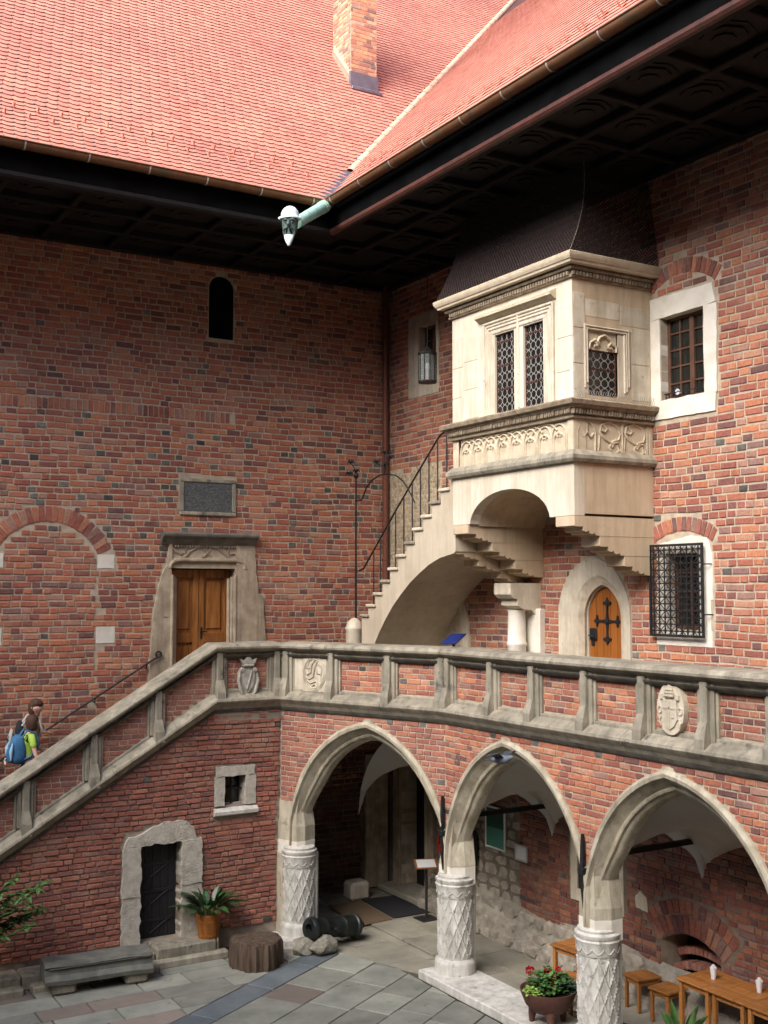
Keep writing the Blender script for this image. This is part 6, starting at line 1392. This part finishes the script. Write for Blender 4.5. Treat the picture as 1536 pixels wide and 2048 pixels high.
for (px_, py_, s_) in ((1060, 1941, .055), (1095, 1949, .065), (1108, 1967, .06), (1117, 1938, .03)):
    c = on_x(px_, py_, bo.x-.02+random.uniform(-.05, .05)); mb = MB(); mb.tube([bo+Z*.5+(c-bo-Z*.5)*.2, c], .005, 4); 
    for _ in range(46):
        v = Vector((rnd.gauss(0, 1), rnd.gauss(0, 1), rnd.gauss(0, 1)+.3)).normalized(); leaf(mb, c+v*s_*.55, v, Vector((rnd.random(), rnd.random(), rnd.random())), s_*.75, s_*.32, .2, rnd.random())
    mb.build('flower_head', ['petal_red'], fbw)
# tables and stools
def make_table(name, w, d, h, leg, label, group, mats='table_wood', cat='table'):
    t_ = thing(name, (0, 0, 0), label, cat, group); mb = MB(); q = Fr((0, 0, 0), (1, 0, 0), (0, 1, 0)); k = max(2, int(w/.12))
    for i in range(k):
        m_ = MB(); m_.box(q, -w/2+w*i/k+.001, -w/2+w*(i+1)/k-.001, h-.028, h, -d/2, d/2, .004, tint=random.random()); m_.build('top_board', mats, t_)
    for sx in (-1, 1):
        for sy in (-1, 1):
            m_ = MB(); x, y_ = sx*(w/2-leg), sy*(d/2-leg); m_.box(q, x-leg/2, x+leg/2, 0, h-.028, y_-leg/2, y_+leg/2, .004, tint=random.random()); m_.build('leg', mats, t_)
    for sx in (-1, 1):
        m_ = MB(); m_.box(q, sx*(w/2-leg)-.011, sx*(w/2-leg)+.011, h-.10, h-.028, -d/2+leg*1.5, d/2-leg*1.5, .003); m_.build('apron', mats, t_)
        m_ = MB(); m_.box(q, -w/2+leg*1.5, w/2-leg*1.5, h-.10, h-.028, sx*(d/2-leg)-.011, sx*(d/2-leg)+.011, .003); m_.build('apron', mats, t_)
    return t_
tb = make_table('wooden_table', .66, .56, .75, .055, 'orange wooden table at the brick niche, nearer the stools', 'wooden cafe tables')
tb.location = (-.41, -8.68, .03); WO[tb] = Vector(tb.location)
copy_tree(tb, (-.41, -9.245, .03), 0, 'orange wooden table at the lower right corner, pushed end to end to another')
copy_tree(tb, (-.41, -9.81, .03), 0, 'orange wooden table mostly beyond the right edge of the picture')
copy_tree(tb, (-.88, -6.72, .03), R(6), 'orange wooden table half hidden behind the near column')
so_ = make_table('wooden_stool', .40, .36, .45, .045, 'square wooden stool standing alone beside the near column', 'wooden stools', cat='stool')
so_.location = (-.40, -7.43, .03); so_.rotation_euler.z = R(-6)
copy_tree(so_, (-.46, -7.98, .03), R(4), 'square wooden stool pushed against the wooden table by the niche')
copy_tree(so_, (-1.30, -6.98, .03), R(12), 'square wooden stool left of the near column, behind the flower bowl')
for (px_, py_, lab) in ((1427, 1958, 'white paper holder on the wooden table nearer the niche'), (1519, 1985, 'white paper holder on the table at the right edge')):
    c = on_z(px_, py_, .78); o = thing('napkin_holder', c, lab, 'napkin holder', 'white paper holders'); mb = MB(); mb.lathe(c, [(.028, 0), (.03, .01), (.04, .09), (.046, .14), (.04, .138), (.0, .05)], 14); mb.build('cup', 'ceramic_white', o, smooth=40)
    for k in range(5):
        a = k*1.3; mb = MB(); d = Vector((math.cos(a), math.sin(a), 0)); q = Fr(c+d*.012+Z*.06, d.cross(Z), d); mb.prism(q, [(-.035, 0), (.035, 0), (.04, .09), (.0, .125), (-.03, .085)], -.001, .002); mb.build('napkin', 'paper_white', o)
# plant at the lower right
pr_ = Vector((-1.22, -8.98, .03)); pb = thing('potted_plant', pr_, 'upright green broad-leaved plant in front of the tables at the lower right', 'potted plant')
mb = MB(); mb.lathe(pr_, [(.13, 0), (.18, .26), (.185, .28), (.16, .28), (.15, .24), (0, .24)], 20); mb.build('pot', 'rust_bowl', pb, smooth=40)
for i in range(26):
    a = rnd.uniform(0, 6.28); t = rnd.uniform(.08, .8); d = Vector((math.cos(a)*t, math.sin(a)*t, 1)); mb = MB(); b_ = pr_+Vector((math.cos(a)*.06, math.sin(a)*.06, .25)); leaf(mb, b_, d, Vector((math.cos(a+1.6), math.sin(a+1.6), .2)), rnd.uniform(.25, .5), rnd.uniform(.03, .05), rnd.uniform(.05, .4), rnd.random()); mb.build('leaf', 'leaf_mid', pb)
# ================================================================== PIGEON in front of the second arch
pgc = on_x(1003, 1519, -2.55); pg = thing('pigeon', pgc, 'grey pigeon in flight before the point of the second arch', 'bird')
mat('pigeon_grey', [(.10, .12, .15), (.17, .19, .23)], 20, .7, 0); mat('pigeon_dark', [(.035, .04, .05), (.07, .075, .085)], 20, .7, 0)
fd = Vector((.25, -.9, .1)).normalized(); sdp = fd.cross(Z).normalized()
mb = MB(); mb.tube([pgc-fd*.17, pgc-fd*.10, pgc, pgc+fd*.08, pgc+fd*.13+Z*.02, pgc+fd*.165+Z*.03, pgc+fd*.195+Z*.025], [.018, .045, .062, .05, .032, .028, .006], 12); body = mb.build('body', 'pigeon_grey', pg, smooth=60)
for s_ in (-1, 1):
    mb = MB(); P_ = lambda o, f, z: pgc+sdp*s_*o+fd*f+Z*z
    mb.add([P_(.03, .06, .03), P_(.16, .09, .10), P_(.33, .0, .07), P_(.30, -.05, .06), P_(.17, -.07, .09), P_(.04, -.08, .03)]+[P_(.03, .06, .022), P_(.16, .09, .09), P_(.33, .0, .068), P_(.30, -.05, .056), P_(.17, -.07, .084), P_(.04, -.08, .024)], [(0, 1, 4, 5), (1, 2, 3, 4), (6, 7, 10, 11), (7, 8, 9, 10), (0, 1, 7, 6), (1, 2, 8, 7), (2, 3, 9, 8), (3, 4, 10, 9), (4, 5, 11, 10)]); mb.build('wing', 'pigeon_dark', pg)
mb = MB(); mb.add([pgc-fd*.14+sdp*.02, pgc-fd*.14-sdp*.02, pgc-fd*.27-sdp*.06-Z*.02, pgc-fd*.27+sdp*.06-Z*.02, pgc-fd*.14+sdp*.02+Z*.012, pgc-fd*.14-sdp*.02+Z*.012, pgc-fd*.27-sdp*.06-Z*.014, pgc-fd*.27+sdp*.06-Z*.014], [(0, 1, 2, 3), (4, 5, 6, 7), (2, 3, 7, 6), (0, 3, 7, 4), (1, 2, 6, 5)]); mb.build('tail', 'pigeon_dark', pg)
# ================================================================== PEOPLE on the stair
def skin_mesh(name, pts, edges, mname, parent, sub=2, root=0):
    me = bpy.data.meshes.new(name); o0 = WO[parent]; me.from_pydata([tuple(Vector(p[:3])) for p in pts], edges, []); me.materials.append(MATS[mname])
    o = bpy.data.objects.new(name, me); COL.objects.link(o); o.parent = parent; WO[o] = o0
    m_ = o.modifiers.new('skin', 'SKIN'); m_.use_smooth_shade = True; d = me.skin_vertices[0].data
    for i, p in enumerate(pts): r_ = p[3]; d[i].radius = r_ if isinstance(r_, tuple) else (r_, r_); d[i].use_root = (i == root)
    s_ = o.modifiers.new('sub', 'SUBSURF'); s_.levels = sub; s_.render_levels = sub; return o
def person(name, head, foot_z, yaw, label, shirt, hair_turn, armL, armR, legstep, short=True):
    """head: centre of the head in world; the body is built below it, feet on the steps"""
    H = head.z+.115-foot_z; k = H/1.66; root = thing(name, (head.x, head.y, foot_z), label, 'person'); root.rotation_euler.z = yaw
    s = lambda x, y, z, r: (x*k, y*k, z*k, r*k if not isinstance(r, tuple) else (r[0]*k, r[1]*k))
    lz = -.02
    body = [s(-.03, 0, .90, .11), s(-.02, 0, 1.05, .105), s(.0, 0, 1.22, .125), s(.01, 0, 1.34, .10), s(.02, 0, 1.41, .05), s(.03, 0, 1.47, .056), s(.045, 0, 1.53, .112), s(.045, 0, 1.595, .108),
            s(0, .10, 1.335, .055), s(0, .175, 1.31, .048), s(*armL[0], .036), s(*armL[1], .027), s(0, -.10, 1.335, .055), s(0, -.175, 1.31, .048), s(*armR[0], .036), s(*armR[1], .027),
            s(-.02, .085, .84, .085), s(.10*legstep, .09, .50, .058), s(.02*legstep, .09, .09, .038), s(.12+.02*legstep, .09, .035, .034), s(-.02, -.085, .84, .085), s(-.02-.08*legstep, -.09, .48, .058), s(-.16*legstep, -.09, lz+.02, .038), s(.12-.16*legstep, -.09, lz-.04+.03, .034)]
    ed = [(0, 1), (1, 2), (2, 3), (3, 4), (4, 5), (5, 6), (6, 7), (3, 8), (8, 9), (9, 10), (10, 11), (3, 12), (12, 13), (13, 14), (14, 15), (0, 16), (16, 17), (17, 18), (18, 19), (0, 20), (20, 21), (21, 22), (22, 23)]
    for base, arm in ((11, armL), (15, armR)):           # palm and five fingers on each hand
        e, h = Vector(arm[0]), Vector(arm[1]); d = (h-e).normalized(); sd_ = d.cross(Z); sd_ = sd_.normalized() if sd_.length > .1 else Vector((0, 1, 0)); pi_ = len(body)
        body.append(s(*(h+d*.06), (.034, .018))); ed.append((base, pi_))
        for f in range(4):
            o_ = (f-1.5)*.019; a = h+d*.095+sd_*o_; b_ = h+d*(.135+(.012 if f in (1, 2) else 0))+sd_*o_*1.1-Z*.012; c_ = b_+d*.02-Z*.026; i0 = len(body); body += [s(*a, .0085), s(*b_, .008), s(*c_, .007)]; ed += [(pi_, i0), (i0, i0+1), (i0+1, i0+2)]
        i0 = len(body); body += [s(*(h+d*.04+sd_*.034), .0095), s(*(h+d*.075+sd_*.05-Z*.01), .008)]; ed += [(base, i0), (i0, i0+1)]
    b = skin_mesh('body', body, ed, 'skin', root)
    sh_ = skin_mesh('shirt', [s(-.03, 0, .93, .125), s(-.02, 0, 1.06, .122), s(.0, 0, 1.22, .145), s(.01, 0, 1.345, .112), s(0, .10, 1.345, .07), s(0, .18, 1.315, .062), s(*(Vector((0, .18, 1.315)).lerp(Vector(armL[0]), .62)), .056), s(0, -.10, 1.345, .07), s(0, -.18, 1.315, .062), s(*(Vector((0, -.18, 1.315)).lerp(Vector(armR[0]), .62)), .056)], [(0, 1), (1, 2), (2, 3), (3, 4), (4, 5), (5, 6), (3, 7), (7, 8), (8, 9)], shirt, root)
    jn = skin_mesh('jeans', [s(-.03, 0, .95, .125), s(-.03, 0, .88, .125), s(-.02, .088, .82, .102), s(.10*legstep, .09, .50, .075), s(.02*legstep, .09, .11, .055), s(-.02, -.088, .82, .102), s(-.02-.08*legstep, -.09, .48, .075), s(-.16*legstep, -.09, lz+.05, .055)], [(0, 1), (1, 2), (2, 3), (3, 4), (1, 5), (5, 6), (6, 7)], 'jeans', root)
    for q in (18, 22):
        mb = MB(); c = Vector(body[q][:3]); mb.tube([c+Vector((-.07, 0, -.055))*k, c+Vector((.02, 0, -.05))*k, c+Vector((.12, 0, -.06))*k, c+Vector((.17, 0, -.068))*k], [.035*k, .048*k, .042*k, .022*k], 10); sh2 = mb.build('shoe', 'pack_black', None, smooth=60); sh2.parent = root
    # hair and face, turned by hair_turn round the neck
    hc_ = Vector((.045, 0, 1.555))*k; ca_, sa_ = math.cos(hair_turn), math.sin(hair_turn); T = lambda x, y, z: hc_+Vector((x*ca_-y*sa_, x*sa_+y*ca_, z))*k
    mb = MB(); rings = []; nn = 20
    for z, r_ in ((-.13, .086), (-.08, .105), (-.02, .112), (.04, .113), (.085, .098), (.115, .06), (.125, .01)):
        ring = []
        for i in range(nn):
            a = 2*math.pi*i/nn; f = math.cos(a); cut = 1.0
            rr = r_*(.45 if f > .5 and z < .03 else .74 if f > .2 and z < .03 else 1)*(1+.03*math.sin(9*a+z*40)); ring.append(T(rr*math.cos(a)-.006, rr*.92*math.sin(a), z+.008*math.sin(5*a)))
        rings.append(ring)
    mb.loft(rings); hr_ = mb.build('hair', 'hair_brown', None, smooth=70); hr_.parent = root
    mb = MB(); mb.tube([T(.078, 0, .012), T(.098, 0, -.02), T(.085, 0, -.03)], [.008, .011, .005], 6); mb.build('nose', 'skin', None, smooth=70).parent = root
    mb = MB(); mb.tube([T(.083, -.026, -.058), T(.092, 0, -.056), T(.083, .026, -.058)], [.003, .006, .003], 6); mb.build('mouth', 'petal_red', None).parent = root
    for s_ in (-1, 1):
        mb = MB(); mb.lathe(T(.082, s_*.032, .012), [(.010, -.004), (.008, .006), (0, .008)], 8, ax=(ca_, sa_, 0)); mb.build('eye', 'pack_black', None).parent = root
        mb = MB(); mb.tube([T(.0, s_*.085, .02), T(-.012, s_*.098, .0), T(.0, s_*.085, -.03)], [.008, .014, .006], 6); mb.build('ear', 'skin', None).parent = root
    return root, k, T
h1_ = on_y(66, 1415, -.62); zst = lambda x: 3.90-.17*(math.floor((UK-x)/.2815)+1)
p1_, k1, _ = person('person', h1_, zst(h1_.x), R(-8), 'person in a peach top on the stair, looking right, one hand on the wall rail', 'shirt_peach', R(-40), ((.10, .30, 1.14), (.24, .46, 1.12)), ((-.02, -.24, 1.08), (.14, -.24, .92)), 1.0)
h2_ = on_y(59, 1447, -1.05)
p2_, k2, _ = person('person', h2_, zst(h2_.x), R(0), 'person in a lime green T-shirt carrying a blue backpack up the stair', 'shirt_lime', R(48), ((.10, .26, 1.10), (.28, .20, 1.08)), ((.05, -.25, 1.05), (.17, -.26, .83)), -1.0)
def backpack(root, k, yaw, name, label, m_body, m_front, m_strap, sc=1.0):
    o0 = WO[root]; L = lambda x, y, z: o0+Vector((x*math.cos(yaw)-y*math.sin(yaw), x*math.sin(yaw)+y*math.cos(yaw), z))*k
    bp = thing(name, L(-.25, 0, .95), label, 'backpack'); mb = MB(); rings = []
    for z, dx, w_ in ((.90, .05, .10), (.92, .10, .14), (1.0, .125, .155), (1.12, .125, .155), (1.24, .11, .145), (1.33, .08, .12), (1.37, .04, .07)):
        rings.append([L(-.185+sc*dx*(math.copysign(abs(math.cos(a))**.6, math.cos(a))), sc*w_*(math.copysign(abs(math.sin(a))**.6, math.sin(a))), z) for a in [2*math.pi*i/20 for i in range(20)]])
    mb.loft(rings); mb.build('main_bag', m_body, bp, smooth=60)
    mb = MB(); rings = []
    for z, dx, w_ in ((.93, .05, .09), (.96, .07, .115), (1.06, .075, .12), (1.14, .06, .11), (1.17, .03, .08)): rings.append([L(-.285+dx*math.cos(a), w_*sc*math.sin(a), z) for a in [2*math.pi*i/16 for i in range(16)]])
    mb.loft(rings); mb.build('front_pocket', m_body, bp, smooth=60)
    for s_ in (-1, 1):
        mb = MB(); mb.tube([L(-.295, s_*.135*sc, 1.25), L(-.32, s_*.145*sc, 1.12), L(-.315, s_*.135*sc, .98)], [.01, .03, .012], 8); mb.build('side_stripe', m_front, bp, smooth=60)
        mb = MB(); mb.tube([L(-.16, s_*.10, 1.30), L(-.06, s_*.12, 1.44), L(.08, s_*.12, 1.38), L(.13, s_*.13, 1.22), L(.0, s_*.15, 1.02), L(-.16, s_*.12, .95)], .018, 6); mb.build('strap', m_strap, bp, smooth=60)
    mb = MB(); mb.tube([L(-.37, .02, 1.0), L(-.375, .03, .95), L(-.37, .01, .90)], .012, 6); mb.build('charm', 'paper_white', bp); return bp
backpack(p2_, k2, 0, 'backpack', 'blue backpack with pale blue side stripes on the back of the green-shirted person', 'pack_blue', 'pack_light', 'pack_blue')
backpack(p1_, k1, R(-8), 'backpack', 'dark backpack with grey straps worn by the person in the peach top', 'pack_black', 'strap_grey', 'strap_grey', .55)
# ================================================================== the other wings of the courtyard, out of the picture; they shade it
def far_wing(name, x0, x1, y0, y1, he, hr, axis):
    mb = MB(); P = lambda x, y, z: Vector((x, y, z))
    if axis == 'y': a = [(x0, 0), (x0, he), ((x0+x1)/2, hr), (x1, he), (x1, 0)]; mb.loft([[P(x, y, z) for x, z in a] for y in (y0, y1)])
    else: a = [(y0, 0), (y0, he), ((y0+y1)/2, hr), (y1, he), (y1, 0)]; mb.loft([[P(x, y, z) for y, z in a] for x in (x0, x1)])
    o = mb.build(name, 'plaster_wall', None); o['kind'] = 'structure'
far_wing('wing_left_of_courtyard', -29, -18.5, -32, 1.0, 12.0, 18.5, 'y')
far_wing('wing_behind_camera', -18.4, 6, -33, -22.5, 12.0, 23.0, 'x')
